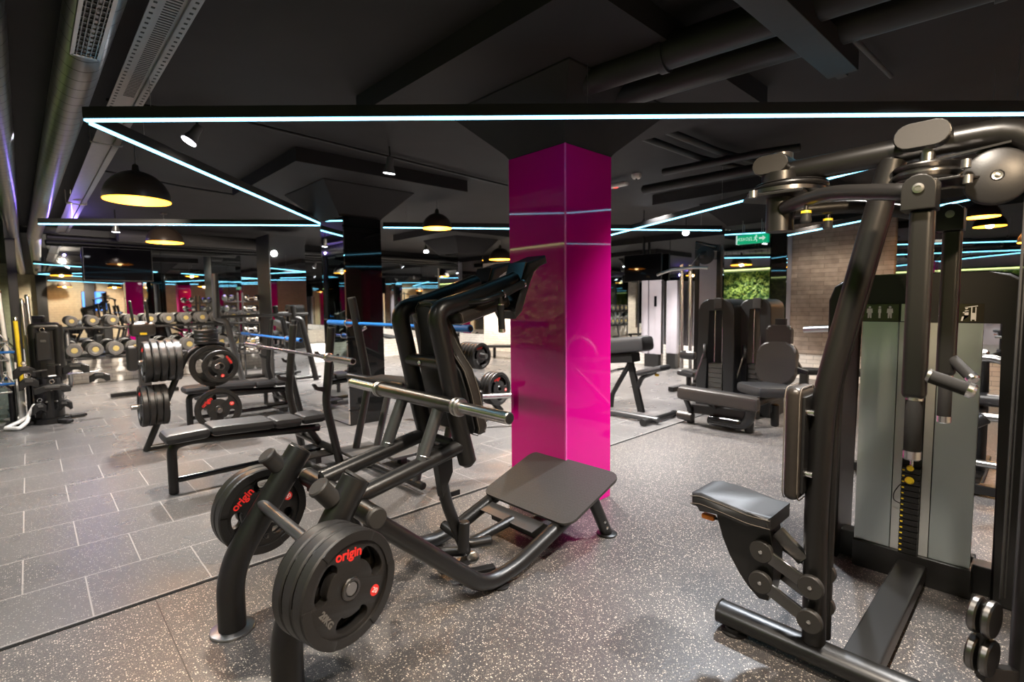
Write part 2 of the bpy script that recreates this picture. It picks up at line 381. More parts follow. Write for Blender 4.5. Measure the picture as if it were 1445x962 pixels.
# ================================================================ ROOM
X0, X1, Y0, Y1, ZC = -1.0, 10.1, -5.5, 12.4, 2.85
DADO = 0.46
def bx(x0, x1, y0, y1, z0, z1, mb=None, bev=0.0):
    mb = mb or MB(); return mb.box(((x0 + x1) / 2, (y0 + y1) / 2, (z0 + z1) / 2), (x1 - x0, y1 - y0, z1 - z0), bev)
struct('floor', bx(X0 - .2, X1 + .2, Y0 - .2, 2.9, -.1, 0), 'floor_near')
struct('floor_tiled', bx(X0 - .2, X1 + .2, 2.916, Y1 + .2, -.1, 0), 'floor_tiles')
struct('trim_1', bx(X0 - .2, X1 + .2, 2.895, 2.919, -.1, .002), 'seam_black')
struct('ceiling', bx(X0 - .2, X1 + .2, Y0 - .2, Y1 + .2, ZC, ZC + .15), 'ceiling_black')
struct('wall_back', bx(X0 - .2, X1 + .2, Y1 + .05, Y1 + .2, 0, ZC), 'black_plastic')
struct('wall_right', bx(X1 + .05, X1 + .2, Y0, Y1 + .05, 0, ZC), 'black_plastic')
struct('wall_left', bx(X0 - .2, X0, Y0, Y1 + .05, 0, ZC), 'shield_grey')
struct('wall_front', bx(X0 - .2, X1 + .2, Y0 - .2, Y0, 0, ZC), 'stone_warm_x')
# stone dado under the mirrors
struct('baseboard_back', bx(-.12, X1 + .02, Y1 - .08, Y1 + .05, 0, DADO), 'stone_white_x')
struct('baseboard_right', bx(X1 - .06, X1 + .05, -2.0, 10.6, 0, DADO), 'stone_white_y')
struct('wall_right_brick', bx(X1 - .06, X1 + .05, 10.6, Y1 - .08, 0, 2.6), 'stone_white_y')
struct('wall_right_stone', bx(X1 - .08, X1 + .05, 1.75, 3.25, DADO, 2.75), 'stone_tan')
struct('trim_2', bx(X1 - .10, X1 + .0, 3.25, 3.32, DADO, 2.75), 'shield_grey')
for i, (a, b) in enumerate([(-.1, 2.0), (2.0, 4.1), (4.1, 6.2), (6.2, 8.2), (8.2, 10.1)]):
    struct('wall_mirror_back', bx(a + .004, b - .004, Y1 + .0, Y1 + .05, DADO, 2.72), 'mirror')
for i, (a, b) in enumerate([(-2.0, .0), (0, 1.75), (3.32, 5.7), (5.7, 8.1), (8.1, 10.6)]):
    struct('wall_mirror_right', bx(X1, X1 + .05, a + .004, b - .004, DADO, 2.72), 'mirror')
# partition of dark greenish mirror at the far left
struct('wall_partition', bx(-.5, -.16, 8.9, Y1, 0, 2.60), 'mirror_green')
# planted wall on the left, behind the photographer's left shoulder
gm = MB()
struct('wall_left_backing', bx(X0, X0 + .03, -4.85, 8.65, .72, 2.24), 'foliage_back')
rnd = random.Random(3)
for i in range(9500):
    y = rnd.uniform(-4.8, 8.6); z = rnd.uniform(.75, 2.2); x = X0 + .03 + rnd.random() * .13
    s = rnd.uniform(.03, .075); a = rnd.uniform(0, 2 * PI); t = rnd.uniform(-.9, .9)
    d1 = V((math.sin(t) * .7, math.cos(a), math.sin(a))).normalized() * s; d2 = d1.cross(V((1, .2, .1))).normalized() * s * .35
    c = V((x, y, z)); vs = [gm.bm.verts.new(p) for p in (c - d1, c + d2, c + d1, c - d2)]; gm.bm.faces.new(vs)
tag(gm.build('wall_foliage', 'foliage', org=(X0, 2, .7), smooth=False), 'dense green artificial foliage covering the left wall', 'foliage', kind='stuff')
t = thing('plant_light', 'yellow-green strip lamp above the planted left wall', 'light', (X0 + .06, 2, 2.28))
bx(X0 + .005, X0 + .10, -4.8, 8.6, 2.31, 2.36).build('housing', 'led_housing', t); bx(X0 + .03, X0 + .09, -4.7, 8.5, 2.285, 2.308).build('diffuser', 'plant_light', t)

# ---------------------------------------------------------------- columns with flared capitals
def capital(cx, cy, hs, zt, hs2=.55, z2=2.72):
    mb = MB()
    mb.rings([[(cx + sx * h, cy + sy * h, z) for sx, sy in ((-1, -1), (1, -1), (1, 1), (-1, 1))] for h, z in ((hs, zt), (hs + .02, zt + .03), (hs2, z2 - .01), (hs2, z2))])
    bx(cx - 1.0, cx + 1.0, cy - 1.0, cy + 1.0, z2, ZC, mb)
    return mb
# pink column
PKX, PKY, PKW, PKD = 2.5, 2.14, .49, .52
struct('column_pink', bx(PKX, PKX + PKW, PKY, PKY + PKD, 0, 2.40, bev=.004), 'pink_glass')
struct('trim_3', bx(PKX - .003, PKX + .008, PKY - .003, PKY + .008, 0, 2.40, bev=.002), 'magenta_trim')
struct('ceiling_capital', capital(PKX + .245, PKY + .26, .25, 2.40), 'ceiling_black')
# black glass pillar (its left face is mirror)
struct('column_black', bx(2.64, 3.10, 5.53, 6.12, 0, 2.40), 'black_glass')
struct('column_black_mirror', bx(2.625, 2.64, 5.53, 6.12, .02, 2.40), 'mirror')
struct('ceiling_capital', capital(2.86, 5.82, .26, 2.40), 'ceiling_black')
# mirror clad columns
struct('column_mirror_right', bx(7.0, 7.55, 2.53, 3.13, 0, 2.42), 'mirror')
struct('column_mirror_dark_face', bx(7.0, 7.55, 2.515, 2.53, 0, 2.42), 'black_glass')  # black glass sheet on one side face of the column
struct('ceiling_capital', capital(7.28, 2.82, .28, 2.42), 'ceiling_black')
struct('column_mirror_far', bx(6.3, 6.95, 8.2, 8.85, 0, 2.42), 'mirror')
struct('ceiling_capital', capital(6.62, 8.52, .33, 2.42), 'ceiling_black')
struct('column_mirror_left', bx(3.31, 3.96, 10.0, 10.7, 0, 2.72), 'mirror')
struct('column_mirror_flank', bx(3.295, 3.31, 10.0, 10.7, 0, 2.72), 'black_plastic')
# columns behind the photographer, seen in the mirrors
for (x, y) in ((5.0, -3.0), (7.2, -3.0)):
    struct('column_pink', bx(x, x + .5, y, y + .5, 0, 2.40, bev=.004), 'pink_glass'); struct('ceiling_capital', capital(x + .25, y + .25, .25, 2.40), 'ceiling_black')
for (x, y) in ((.3, -5.4), (1.9, -5.4), (3.6, -5.4)):
    struct('column_dark', bx(x, x + .35, y - .05, y + .2, 0, ZC), 'black_plastic')

# ---------------------------------------------------------------- ceiling services
def spiral_duct(name, label, p0, p1, r, grille=None):
    p0, p1 = V(p0), V(p1); d = (p1 - p0); L = d.length; d.normalize()
    t = thing(name, label, 'duct', p0)
    mb = MB(); mb.cyl(p0, p1, r, seg=48); mb.build('duct_wall', 'duct_spiral', t)
    return t
t = spiral_duct('spiral_duct', 'round zinc spiral duct with a louvred grille, beside the perforated cable tray', (.335, -1.0, 2.72), (.16, 12.38, 2.70), .098)
# grille near the camera on the underside
gb = MB(); gy0, gy1, gx = 1.75, 3.27, .262
gb.box((gx + .012, (gy0 + gy1) / 2, 2.628), (.085, gy1 - gy0, .022), .003); fr = gb.build('vent_grille', 'seam_dark', t)
fb = MB()
for s in (-1, 1): fb.box((gx + .012 + s * .05, (gy0 + gy1) / 2, 2.622), (.016, gy1 - gy0 + .05, .024), .002)
for yy in (gy0 - .01, gy1 + .01): fb.box((gx + .012, yy, 2.622), (.11, .022, .024), .002)
fb.build('grille_frame', 'duct_zinc', fr)
sb = MB(); n = 30
for i in range(n): sb.box((gx + .012, gy0 + (gy1 - gy0) * (i + .5) / n, 2.616), (.084, .006, .01))
for i in range(5): sb.box((gx + .012 - .034 + i * .017, (gy0 + gy1) / 2, 2.6135), (.004, gy1 - gy0, .008))
sb.build('grille_slats', 'dark_steel', fr)
spiral_duct('spiral_duct', 'round zinc spiral duct at the far left edge, outside the first', (-.075, -1.0, 2.72), (-.125, 12.38, 2.70), .098)
# perforated tray
t = thing('cable_tray', 'perforated zinc cable tray running under the black ceiling beside the ducts', 'cable tray', (.5, 5, 2.70))
ty0, ty1, xa, xb = -.5, 11.8, .545, .505
def trx(y): return xa + (xb - xa) * (y - ty0) / (ty1 - ty0)
tm = MB()
for (o0, o1, z0, z1) in ((-.044, .044, 2.705, 2.712), (-.085, -.044, 2.690, 2.695), (.044, .085, 2.690, 2.695), (-.046, -.042, 2.690, 2.712), (.042, .046, 2.690, 2.712)):
    tm.prism([(trx(ty0) + o0, ty0, z0), (trx(ty0) + o1, ty0, z0), (trx(ty1) + o1, ty1, z0), (trx(ty1) + o0, ty1, z0)], (0, 0, z1 - z0))
hm = tm; n0 = tm.nf(); y = .2
while y < 4.5:
    for s in (-1, 1): hm.box((trx(y) + s * .066, y, 2.6895), (.014, .014, .002))
    y += .055
y = .2
while y < 4.0:
    hm.box((trx(y), y, 2.7045), (.055, .008, .002)); y += .026
tm.second('seam_dark', n0).build('tray_channel', 'tray_zinc', t)
bm_ = MB()
for yy in (5.2, 8.4): bm_.tube([(trx(yy) - .10, yy, ZC), (trx(yy) - .10, yy, 2.685), (trx(yy) + .10, yy, 2.685), (trx(yy) + .10, yy, ZC)], .006, .02, 8)
bm_.build('hanger', 'steel', t)

def pipe(label, pts, r, m='pipe_black', name='ceiling_pipe', cat='pipe', fil=.1, flanges=()):
    t = thing(name, label, cat, pts[0]); MB().tube(pts, r, fil, 20).build('pipe_run', m, t)
    if flanges:
        f = MB()
        for k in flanges:
            p = V(pts[0]).lerp(V(pts[-1]), k); d = (V(pts[-1]) - V(pts[0])).normalized(); f.cyl(p - d * .02, p + d * .02, r + .012, seg=24)
        f.build('flange', m, t)
    return t
a, b = PZ(836, 110, 2.70), PZ(1086, 25, 2.70)
dv = (b - a).normalized()
pipe('fat black round duct crossing the ceiling right of the pink column, nearer one', [a - dv * .3, b + dv * 1.2], .085, flanges=(.3, .75))
a, b = PZ(925, 118, 2.70), PZ(1330, -8, 2.70); dv = (b - a).normalized()
pipe('fat black round duct crossing the ceiling, the one further from the pink column', [a - dv * .4, b + dv * 1.0], .085, flanges=(.45, .7))
t = thing('ceiling_beam', 'black steel ceiling beam crossing under the fat round ducts', 'beam', PZ(1100, 50, 2.6))
MB().bar(PZ(1050, -40, 2.62), PZ(1190, 92, 2.62), .14, .10, .005).build('beam_flange', 'pipe_black', t)
MB().bar(PZ(1050, -40, 2.72), PZ(1190, 92, 2.72), .05, .14).build('beam_web', 'pipe_black', t)
pipe('thin grey conduit on the ceiling above the right end of the front light line', [PZ(1195, 45, 2.8), PZ(1258, 108, 2.8)], .014, 'rubber_grey', fil=0)
pipe('pair of black pipes under the back light line, upper one', [(.3, 11.9, 2.62), (9.8, 11.9, 2.62)], .05)
pipe('pair of black pipes along the mirror top, lower one', [(.3, 12.15, 2.45 + .12), (9.8, 12.15, 2.57)], .035)
pipe('broad dark grey duct along the back wall above the television', [(1.2, 11.3, 2.66), (3.7, 11.3, 2.66)], .11, 'rubber_grey')
pipe('black conduit crossing the ceiling behind the ceiling spotlight', [PZ(150, 141, 2.82), PZ(330, 168, 2.82), PZ(560, 224, 2.82), PZ(716, 262, 2.82)], .012, fil=.05)
pipe('black conduit beside the domed pendant lamp, under the ceiling', [PZ(120, 236, 2.8), PZ(250, 262, 2.8), PZ(400, 286, 2.8)], .012, fil=.05)
pipe('black cable tray bar right of the pink column, upper one', [PZ(935, 243, 2.72), PZ(1085, 214, 2.72), PZ(1130, 208, 2.72)], .035)
pipe('flat black trunking right of the pink column, lower one', [PZ(907, 268, 2.66), PZ(1090, 234, 2.66)], .05)
pipe('black pipe between the pink column and the mirrored column, near ceiling', [PZ(865, 178, 2.78), PZ(985, 222, 2.78), PZ(1080, 245, 2.78)], .03)
pipe('black pipe beside it, slightly further right, near ceiling', [PZ(905, 170, 2.78), PZ(1015, 214, 2.78), PZ(1100, 236, 2.78)], .03)
# ---------------------------------------------------------------- light lines
LZ = 2.43
def led(label, p0, p1):
    p0, p1 = V(p0), V(p1); p0.z = p1.z = LZ; mid = (p0 + p1) / 2
    t = thing('light_line', label, 'light', mid); up = V((0, 0, 1))
    MB().bar(p0 + up * .037, p1 + up * .037, .040, .062, .002).build('profile', 'led_housing', t)
    MB().bar(p0, p1, .024, .012).build('diffuser', 'led', t)
    w = MB(); n = max(2, int((p1 - p0).length / 2.2) + 1)
    for k in range(n):
        q = p0.lerp(p1, (k + .15) / (n - .7) if n > 1 else .5); w.cyl((q.x, q.y, LZ + .06), (q.x, q.y, ZC), .0016, seg=6)
    w.build('hanger_wire', 'steel', t)
A_ = PZ(118, 170, LZ); B_ = V((4.36, -.06, LZ)); C_ = PZ(458, 318, LZ); D_ = PZ(55, 316, LZ); E_ = PZ(1018, 325, LZ); F_ = PZ(845, 336, LZ)
led('long white light line across the front, above the pink column', A_ + (B_ - A_).normalized() * .01, B_)
led('white light line running back from the left corner to the black pillar', A_ + (C_ - A_).normalized() * .05, C_)
led('white light line along the back, left of the black pillar', D_, C_ + (D_ - C_).normalized() * .06)
G_ = PZ(541, 321, LZ)
led('white light line along the back, right of the black pillar', G_, E_)
led('white light line on the right, running from behind the pink column towards the camera', B_ + (F_ - B_).normalized() * .05, F_)
led('white light line over the gym floor behind the photographer, seen in mirrors', (.6, -.8, LZ), (3.6, -3.6, LZ))
led('second white light line behind the photographer, seen in mirrors', (3.7, -3.6, LZ), (8.5, -.6, LZ))
led('white light line by the right wall mirrors', (9.3, 3.6, LZ), (6.9, .2, LZ))
# ---------------------------------------------------------------- pendant lamps
def pendant(label, c, r):
    c = V(c); t = thing('pendant_lamp', label, 'lamp', c)
    h = r * 1.0
    out = [(r * math.cos(a), h * math.sin(a)) for a in (i * PI / 2 / 12 for i in range(12))] + [(.03, h)]
    inn = [(x - .006 if x > .01 else x, y - .004) for x, y in out]
    s = MB(); s.lathe(out + [(.022, h + .05), (.006, h + .06)], c, seg=40, caps=False); s.build('lamp_shade', 'lamp_shade', t)
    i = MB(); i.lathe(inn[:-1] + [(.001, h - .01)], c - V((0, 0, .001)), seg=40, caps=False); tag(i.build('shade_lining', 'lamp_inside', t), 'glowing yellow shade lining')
    MB().ball(c + V((0, 0, .10)), .045).build('bulb', 'bulb', t)
    MB().cyl(c + V((0, 0, h + .05)), (c.x, c.y, ZC), .003, seg=8).build('cord', 'steel', t)
    MB().lathe([(.05, 0), (.045, -.02), (.01, -.03)], (c.x, c.y, ZC), seg=20).build('ceiling_rose', 'lamp_shade', t)
    l = bpy.data.lights.new('lamp_light', 'POINT'); l.energy = 22; l.color = (1, .60, .25); l.shadow_soft_size = .05
    lo = bpy.data.objects.new('lamp_light', l); col.objects.link(lo); lo.location = c + V((0, 0, .02))
LAMPS = [('domed pendant lamp with glowing yellow inside, nearest one at upper left', (194, 283), 2.32, .25),
         ('domed pendant lamp hanging in front of the wall television', (233, 342), 2.40, .25),
         ('domed pendant lamp just left of the pink column', (617, 322), 2.385, .19),
         ('small far pendant lamp right beside the left edge of the pink column', (706, 366), 2.33, .24),
         ('domed pendant lamp behind the top right pulley wheel', (1385, 306), 2.50, .20),
         ('far pendant lamp at the right edge of the picture', (1462, 341), 2.12, .18)]
for lb, (px, py), z, r in LAMPS: pendant(lb, PZ(px, py, z), r)
pendant('domed pendant lamp before the warm stone wall behind the photographer', (1.2, -4.2, 2.3), .25)
pendant('second domed pendant lamp before the warm stone wall behind the photographer', (2.9, -4.4, 2.3), .25)
pendant('third domed pendant lamp over the floor behind the photographer', (5.9, -1.8, 2.3), .25)
# ---------------------------------------------------------------- spotlights and small ceiling fittings
def spot_fixture(label, c, aim, s=1.0):
    c, aim = V(c), V(aim).normalized(); t = thing('ceiling_spotlight', label, 'spotlight', (c.x, c.y, ZC))
    MB().lathe([(.022 * s, -.055 * s), (.03 * s, -.045 * s), (.034 * s, .02 * s), (.055 * s, .085 * s), (.058 * s, .09 * s)], c, aim, 24).build('lamp_head', 'spot_body', t)
    MB().cyl(c + aim * .091 * s, c + aim * .095 * s, .05 * s, seg=24).build('lens', 'spot_glow', t)
    MB().tube([c, c - aim * .03 * s + V((0, 0, .05)), (c.x, c.y, ZC)], .008 * s, .02, 8).build('bracket', 'black_paint', t)
spot_fixture('lit white spotlight under the ceiling near the left corner of the light lines', PZ(276, 186, 2.70), (-.50, .02, -.82))
spot_fixture('unlit silver spotlight on the ceiling between the black pillar and the pink column', PZ(550, 230, 2.70), (0, .2, -1))
spot_fixture('small spotlight under the back left light line', PZ(163, 318, 2.62), (0, .3, -1))
spot_fixture('small white spotlight right of the far mirrored column', PZ(601, 350, 2.62), (-.3, -.5, -1))
spot_fixture('small spotlight hanging right of the pink column, above the right light line', PZ(909, 314, 2.66), (-.5, -.5, -.6))
spot_fixture('bright small spotlight behind the back light line right of the pink column', PZ(968, 326, 2.56), (-.8, -.4, -.35))
spot_fixture('small spotlight above the far brick wall bench', (9.0, 10.0, 2.70), (.7, .3, -1))
t = thing('smoke_detector', 'round white smoke detector on the ceiling right of the pink column', 'smoke detector', PZ(898, 252, ZC - .05))
MB().lathe([(.055, .05), (.055, .02), (.04, 0)], PZ(898, 252, ZC - .05), seg=24).build('detector_body', 'indicator_white', t)
MB().ball(PZ(898, 252, ZC - .05) + V((.0, 0, -.002)), .012).build('detector_eye', 'seam_dark', t)
c = PZ(872, 261, 2.78)
t = thing('emergency_light', 'oblong white emergency light with a red glow beside the pink column top', 'light', c)
MB().box(c, (.07, .26, .05), .02, 3).build('lamp_body', 'indicator_white', t); MB().box(c + V((0, .03, -.026)), (.03, .05, .008), .003).build('red_indicator', 'indicator_red', t)
# pink reflections stay physical; the exit sign hangs before the mirrored column
D0 = 6.66
sc_ = PX(1061, 337, 6.972)
t = thing('exit_sign', 'green illuminated exit sign with white lettering before the mirrored column', 'sign', sc_)
ex = V((0, -1, 0)); ey = V((0, 0, 1))
MB().box(sc_, (.02, .40, .118), .006, 2).build('sign_panel', 'sign_green', t)
MB().box(sc_ + V((0, .195, 0)), (.026, .018, .122), .003).build('sign_edge', 'sign_white', t)
sy = sc_ + V((-.0125, 0, 0))
text('sign_text', 'ИЗХОД', .056, basis(sy + V((0, .092, 0)), ex, ey), 'sign_white', t)
def flat(poly, o): # poly in sign plane -> thin prism
    return [o + ex * a + ey * b for a, b in poly]
mk = MB(); o = sy + V((0, -.135, 0))
mk.prism(flat([(-.04, .012), (.005, .012), (.005, .034), (.042, 0), (.005, -.034), (.005, -.012), (-.04, -.012)], o), (-.001, 0, 0)); mk.build('sign_arrow', 'sign_white', t)
mk = MB(); o = sy + V((0, -.055, 0))
mk.lathe([(.009, 0), (.009, .001)], o + ex * .006 + ey * .038, (-1, 0, 0), 14)
for p in ([(-.008, .028), (.010, .024), (.002, -.004), (-.012, 0)], [(-.012, 0), (.002, -.002), (.018, -.018), (.014, -.042), (.006, -.042), (.008, -.022)], [(-.012, 0), (-.004, -.004), (-.016, -.026), (-.034, -.026), (-.034, -.02), (-.02, -.02)],
          [(.008, .024), (.010, .016), (.028, .010), (.028, .015)], [(-.008, .028), (-.006, .020), (-.022, .006), (-.026, .010)]):
    mk.prism(flat(p, o), (-.001, 0, 0))
mk.build('running_figure', 'sign_white', t)
MB().cyl(sc_ + V((0, .12, .06)), (sc_.x, sc_.y + .12, ZC), .004, seg=8).build('hanger_rod', 'steel', t)
MB().cyl(sc_ + V((0, -.12, .06)), (sc_.x, sc_.y - .12, ZC), .004, seg=8).build('hanger_rod', 'steel', t)
# televisions
def tv(label, c, w, h, nx):
    c = V(c); t = thing('television', label, 'television', c)
    sx = (w, .05, h) if nx == 'y' else (.05, w, h)
    MB().box(c, sx, .008).build('tv_body', 'black_plastic', t)
    d = V((0, -.027, 0)) if nx == 'y' else V((-.027, 0, 0))
    MB().box(c + d, ((w - .03, .004, h - .03) if nx == 'y' else (.004, w - .03, h - .03))).build('screen', 'screen', t)
    MB().bar(c - d * 1.4 + V((0, 0, -.1)), (c - d * 1.4) + V((0, 0, ZC - c.z)), .05, .03).build('wall_bracket', 'black_paint', t)
tv('large black television hung high before the back mirror', (1.31, 12.25, 2.21), 1.06, .62, 'y')
t = thing('lit_screen', 'screen glowing blue on the wall behind the photographer, seen in the back mirror', 'screen', (2.25, Y0 + .04, 1.35))
bx(1.8, 2.7, Y0 + .005, Y0 + .055, 1.25, 2.15).build('screen_body', 'black_plastic', t); bx(1.83, 2.67, Y0 + .055, Y0 + .061, 1.28, 2.12).build('screen_face', 'blue_screen', t)
tv('black television hung high on the right wall, right of the pink column', PX(907, 378, 9.95), .95, .60, 'x')
# ================================================================ WEIGHT PLATES
def arc_pts(r, a0, a1, n): return [(r * math.cos(a0 + (a1 - a0) * i / n), r * math.sin(a0 + (a1 - a0) * i / n)) for i in range(n + 1)]
def grip_hole(a, r0, r1, half):
    rc, w = (r0 + r1) / 2, (r1 - r0) / 2; out = arc_pts(rc + w, a - half, a + half, 14)
    for e, s in ((a + half, 1), (a - half, -1)):
        c = (rc * math.cos(e), rc * math.sin(e))
        out += [(c[0] + w * math.cos(e + (0 if s > 0 else PI) + t), c[1] + w * math.sin(e + (0 if s > 0 else PI) + t)) for t in (PI * k / 8 for k in range(1, 8))]
        if s > 0: out += arc_pts(rc - w * .75, a + half, a - half, 14)
    return out
PLATE_CACHE = {}
def plate_meshes(R, th):
    """tri-grip plate around local +Z face: disc with three grip holes, raised rim, boss"""
    k = (R, th)
    if k in PLATE_CACHE: return PLATE_CACHE[k]
    a0 = PI / 2 + .30
    holes = [grip_hole(a0 + i * 2 * PI / 3 + PI / 3, R * .44, R * .745, .34) for i in range(3)]
    me = curve_plate(circ(R * .94, 64), holes + [circ(.026, 24)], th * .62, .003)
    bm = bmesh.new(); bm.from_mesh(me); bpy.data.meshes.remove(me)
    mb = MB(); mb.bm.free(); mb.bm = bm
    # rim: lathe cross-section, with three lips interrupted by steps
    pr = [(R * .80, th * .26), (R * .82, th * .5), (R * .975, th * .5), (R, th * .36), (R, -th * .36), (R * .975, -th * .5), (R * .82, -th * .5), (R * .80, -th * .26), (R * .80, th * .26)]
    mb.lathe(pr, (0, 0, 0), (0, 0, 1), 64, caps=False)
    for i in range(3):
        a = a0 + i * 2 * PI / 3
        for sgn in (-1, 1):
            for zz in (1,):
                q = a + sgn * .62
                pts = arc_pts(R * .985, a - .60, a + .60, 14) + arc_pts(R * .815, a + .60, a - .60, 14)
            break
        mb.prism([(x, y, th * .49) for x, y in pts], (0, 0, .004), .0015)
        mb.prism([(x, y, -th * .49 - .004) for x, y in pts], (0, 0, .004), .0015)
    mb.lathe([(.028, th * .3), (.052, th * .36), (.058, th * .30)], (0, 0, 0), (0, 0, 1), 32, caps=False)
    o = mb.build('tmp', 'rubber', None, org=(0, 0, 0), ang=30); me = o.data; bpy.data.objects.remove(o)
    h = MB(); h.lathe([(.0255, th * .52), (.034, th * .52), (.038, th * .45), (.038, -th * .45), (.034, -th * .52), (.0255, -th * .52), (.0255, th * .52)], (0, 0, 0), (0, 0, 1), 32, caps=False)
    o = h.build('tmp', 'dark_steel', None, org=(0, 0, 0)); hub = o.data; bpy.data.objects.remove(o)
    PLATE_CACHE[k] = (me, hub); return me, hub
def rot_to(n, roll=0.0):
    n = V(n).normalized(); x, y = frame_of(n)
    up = V((0, 0, 1)); up = (up - n * up.dot(n)); up = up.normalized() if up.length > .1 else y
    xx = up.cross(n).normalized()
    return (Matrix((xx, up, n)).transposed() @ Matrix.Rotation(roll, 3, 'Z'))
PROTO = {}
def plate_proto(R, th, detail, both=False):
    k = (R, th, detail, both)
    if k in PROTO: return None, k
    return PROTO, k
def plate(label, c, n, R=.20, th=.045, roll=0.0, group=None, detail=True, weight='20KG', mark='20', back=False):
    me, hub = plate_meshes(R, th)
    t = bpy.data.objects.new('weight_plate', me); col.objects.link(t); tag(t, label, 'weight plate', group)
    h = bpy.data.objects.new('hub_ring', hub); col.objects.link(h); h.parent = t; h['label'] = 'steel hub ring'
    if detail:
        k = ('txt', R, th, weight, mark)
        if k not in PROTO:
            tmp = bpy.data.objects.new('tmp', None); col.objects.link(tmp)
            objs = []
            z = th * .31 + .0035
            def tx(nm, body, size, a, rr, rot, m):
                mt = Matrix.Rotation(a, 4, 'Z') @ Matrix.Translation((0, rr, z)) @ Matrix.Rotation(rot, 4, 'Z')
                return text(nm, body, size, mt, m, tmp, bold=.0012)
            objs.append(tx('brand_print', 'origin', R * .24, .30, R * .62, -.15, 'red_print'))
            objs.append(tx('weight_print', weight, R * .16, .30 + 2 * PI / 3, R * .60, PI, 'grey_print'))
            d = MB(); a = .30 - 2 * PI / 3; q = V((0, R * .60, 0)); q.rotate(Matrix.Rotation(a, 3, 'Z'))
            d.lathe([(R * .105, z - .002), (R * .10, z)], (q.x, q.y, 0), (0, 0, 1), 28); dd = d.build('weight_mark', 'red_print', tmp); objs.append(dd)
            mt = Matrix.Translation((q.x, q.y, z + .0008)) @ Matrix.Rotation(-.3, 4, 'Z')
            objs.append(text('weight_number', mark, R * .13, mt, 'white_print', tmp))
            PROTO[k] = [(o.name.split('.')[0], o.data) for o in objs]
            for o in objs: bpy.data.objects.remove(o)
            bpy.data.objects.remove(tmp)
        mark_o = None
        for nm, d in PROTO[k]:
            o = bpy.data.objects.new(nm, d); col.objects.link(o); o.parent = t
            if nm == 'weight_mark': mark_o = o
            if nm == 'weight_number' and mark_o: o.parent = mark_o
    t.matrix_world = Matrix.Translation(V(c)) @ rot_to(n, roll).to_4x4()
    return t

# ================================================================ HACK SQUAT MACHINE (front left)
YN, YF, YM = 1.82, 2.38, 2.10
def stadium(c, n, up, half_w, half_h, depth, mb, bev=.004, ks=8):
    n, up = V(n).normalized(), V(up).normalized(); x = up.cross(n).normalized(); c = V(c); L = half_w - half_h
    pts = [c + x * (L + half_h * math.cos(a)) + up * (half_h * math.sin(a)) for a in (-PI / 2 + PI * i / ks for i in range(ks + 1))] + \
          [c + x * (-L + half_h * math.cos(a)) + up * (half_h * math.sin(a)) for a in (PI / 2 + PI * i / ks for i in range(ks + 1))]
    return mb.prism(pts, n * depth, bev)
HN, HF = V((.24, -1, 0)).normalized(), V((-.10, 1, 0)).normalized()   # horns splay slightly
T = thing('squat_machine', 'black plate-loaded hack squat machine with shoulder pads and sloping footplate before the pink column', 'squat machine', (1.5, YM, 0))
for Y, nm in ((YN, 'near'), (YF, 'far')):
    fx = .60 if Y == YN else .565
    lg = MB().tube([(fx, Y, .012), (fx, Y, .275), (.885, Y, .735)], .055, .13, 24, cap=.06).build('leg', 'black_paint', T)
    fp = MB(); fp.lathe([(.085, 0), (.088, .003), (.088, .011), (.084, .013)], (fx, Y, 0), seg=32); fp.build('foot_plate', 'steel', lg)
    d = V((.225, 0, .265)).normalized(); nrm = V((-d.z, 0, d.x))
    p = V((.885, Y, .735))
    MB().lathe([(.050, -.002), (.050, .006), (.044, .009)], p, d, 28).build('end_cap', 'cap_plastic', lg)
    q = V((.80, Y, .655)); st = MB(); st.lathe([(.037, .02), (.037, .092), (.041, .094), (.041, .104), (.036, .110)], q + V((0, 0, .0)), (-.62, 0, .78), 28); st.build('stub_peg', 'cap_plastic', lg)
    s = -1 if Y == YN else 1
    hd = HN if s < 0 else HF; h0 = V((.655, Y, .468)) if s < 0 else V((.76, Y, .445))
    MB().cyl(h0, h0 + hd * (.285 if s < 0 else .26), .0245, seg=24, bev=.003).build('plate_horn', 'steel', T)
    MB().lathe([(.05, 0), (.05, .012), (.03, .02)], h0 + hd * .052, hd, 28).build('horn_collar', 'black_paint', T)
MB().cyl((.705, YN, .525), (.705, YF, .525), .024, seg=24).build('cross_brace', 'grey_paint', T)
MB().cyl((.935, YN - .05, .575), (.935, YF + .05, .575), .042, seg=28, bev=.004).build('pivot_tube', 'black_paint', T)
for Y, s in ((YN - .05, -1), (YF + .05, 1)):
    MB().lathe([(.042, 0), (.042, .012), (.036, .018)], (.935, Y, .575), (0, s, 0), 28).build('pivot_cap', 'cap_plastic', T)
for Y in (YN, YF):
    b = MB().tube([(.93, Y, .56), (1.515, Y, .045), (1.72, Y, .055), (2.50, Y, .315)], .040, [.11, .12], 20).build('base_rail', 'black_paint', T)
    f = MB(); f.lathe([(.045, 0), (.045, .008), (.02, .014), (.016, .03)], (1.625, Y + (0 if Y == YN else 0), 0), seg=24); f.build('rubber_foot', 'black_plastic', b)
    lg = MB().tube([(2.32, Y - .03, .27), (2.465, Y - .03, .01)], .036, 0, 20).build('front_leg', 'black_paint', T)
    f = MB(); f.lathe([(.06, 0), (.062, .003), (.062, .010), (.058, .013)], (2.468, Y - .03, 0), seg=28); f.build('foot_plate', 'black_paint', lg)
    bo = MB()
    for k in (.62, .78): q = V((2.32, Y - .03, .27)).lerp(V((2.465, Y - .03, .01)), k); bo.lathe([(.009, 0), (.009, .004), (.006, .006)], q + V((-.012, -.036, 0)), (-.2, -1, 0), 14)
    bo.build('bolt_heads', 'chrome', lg)
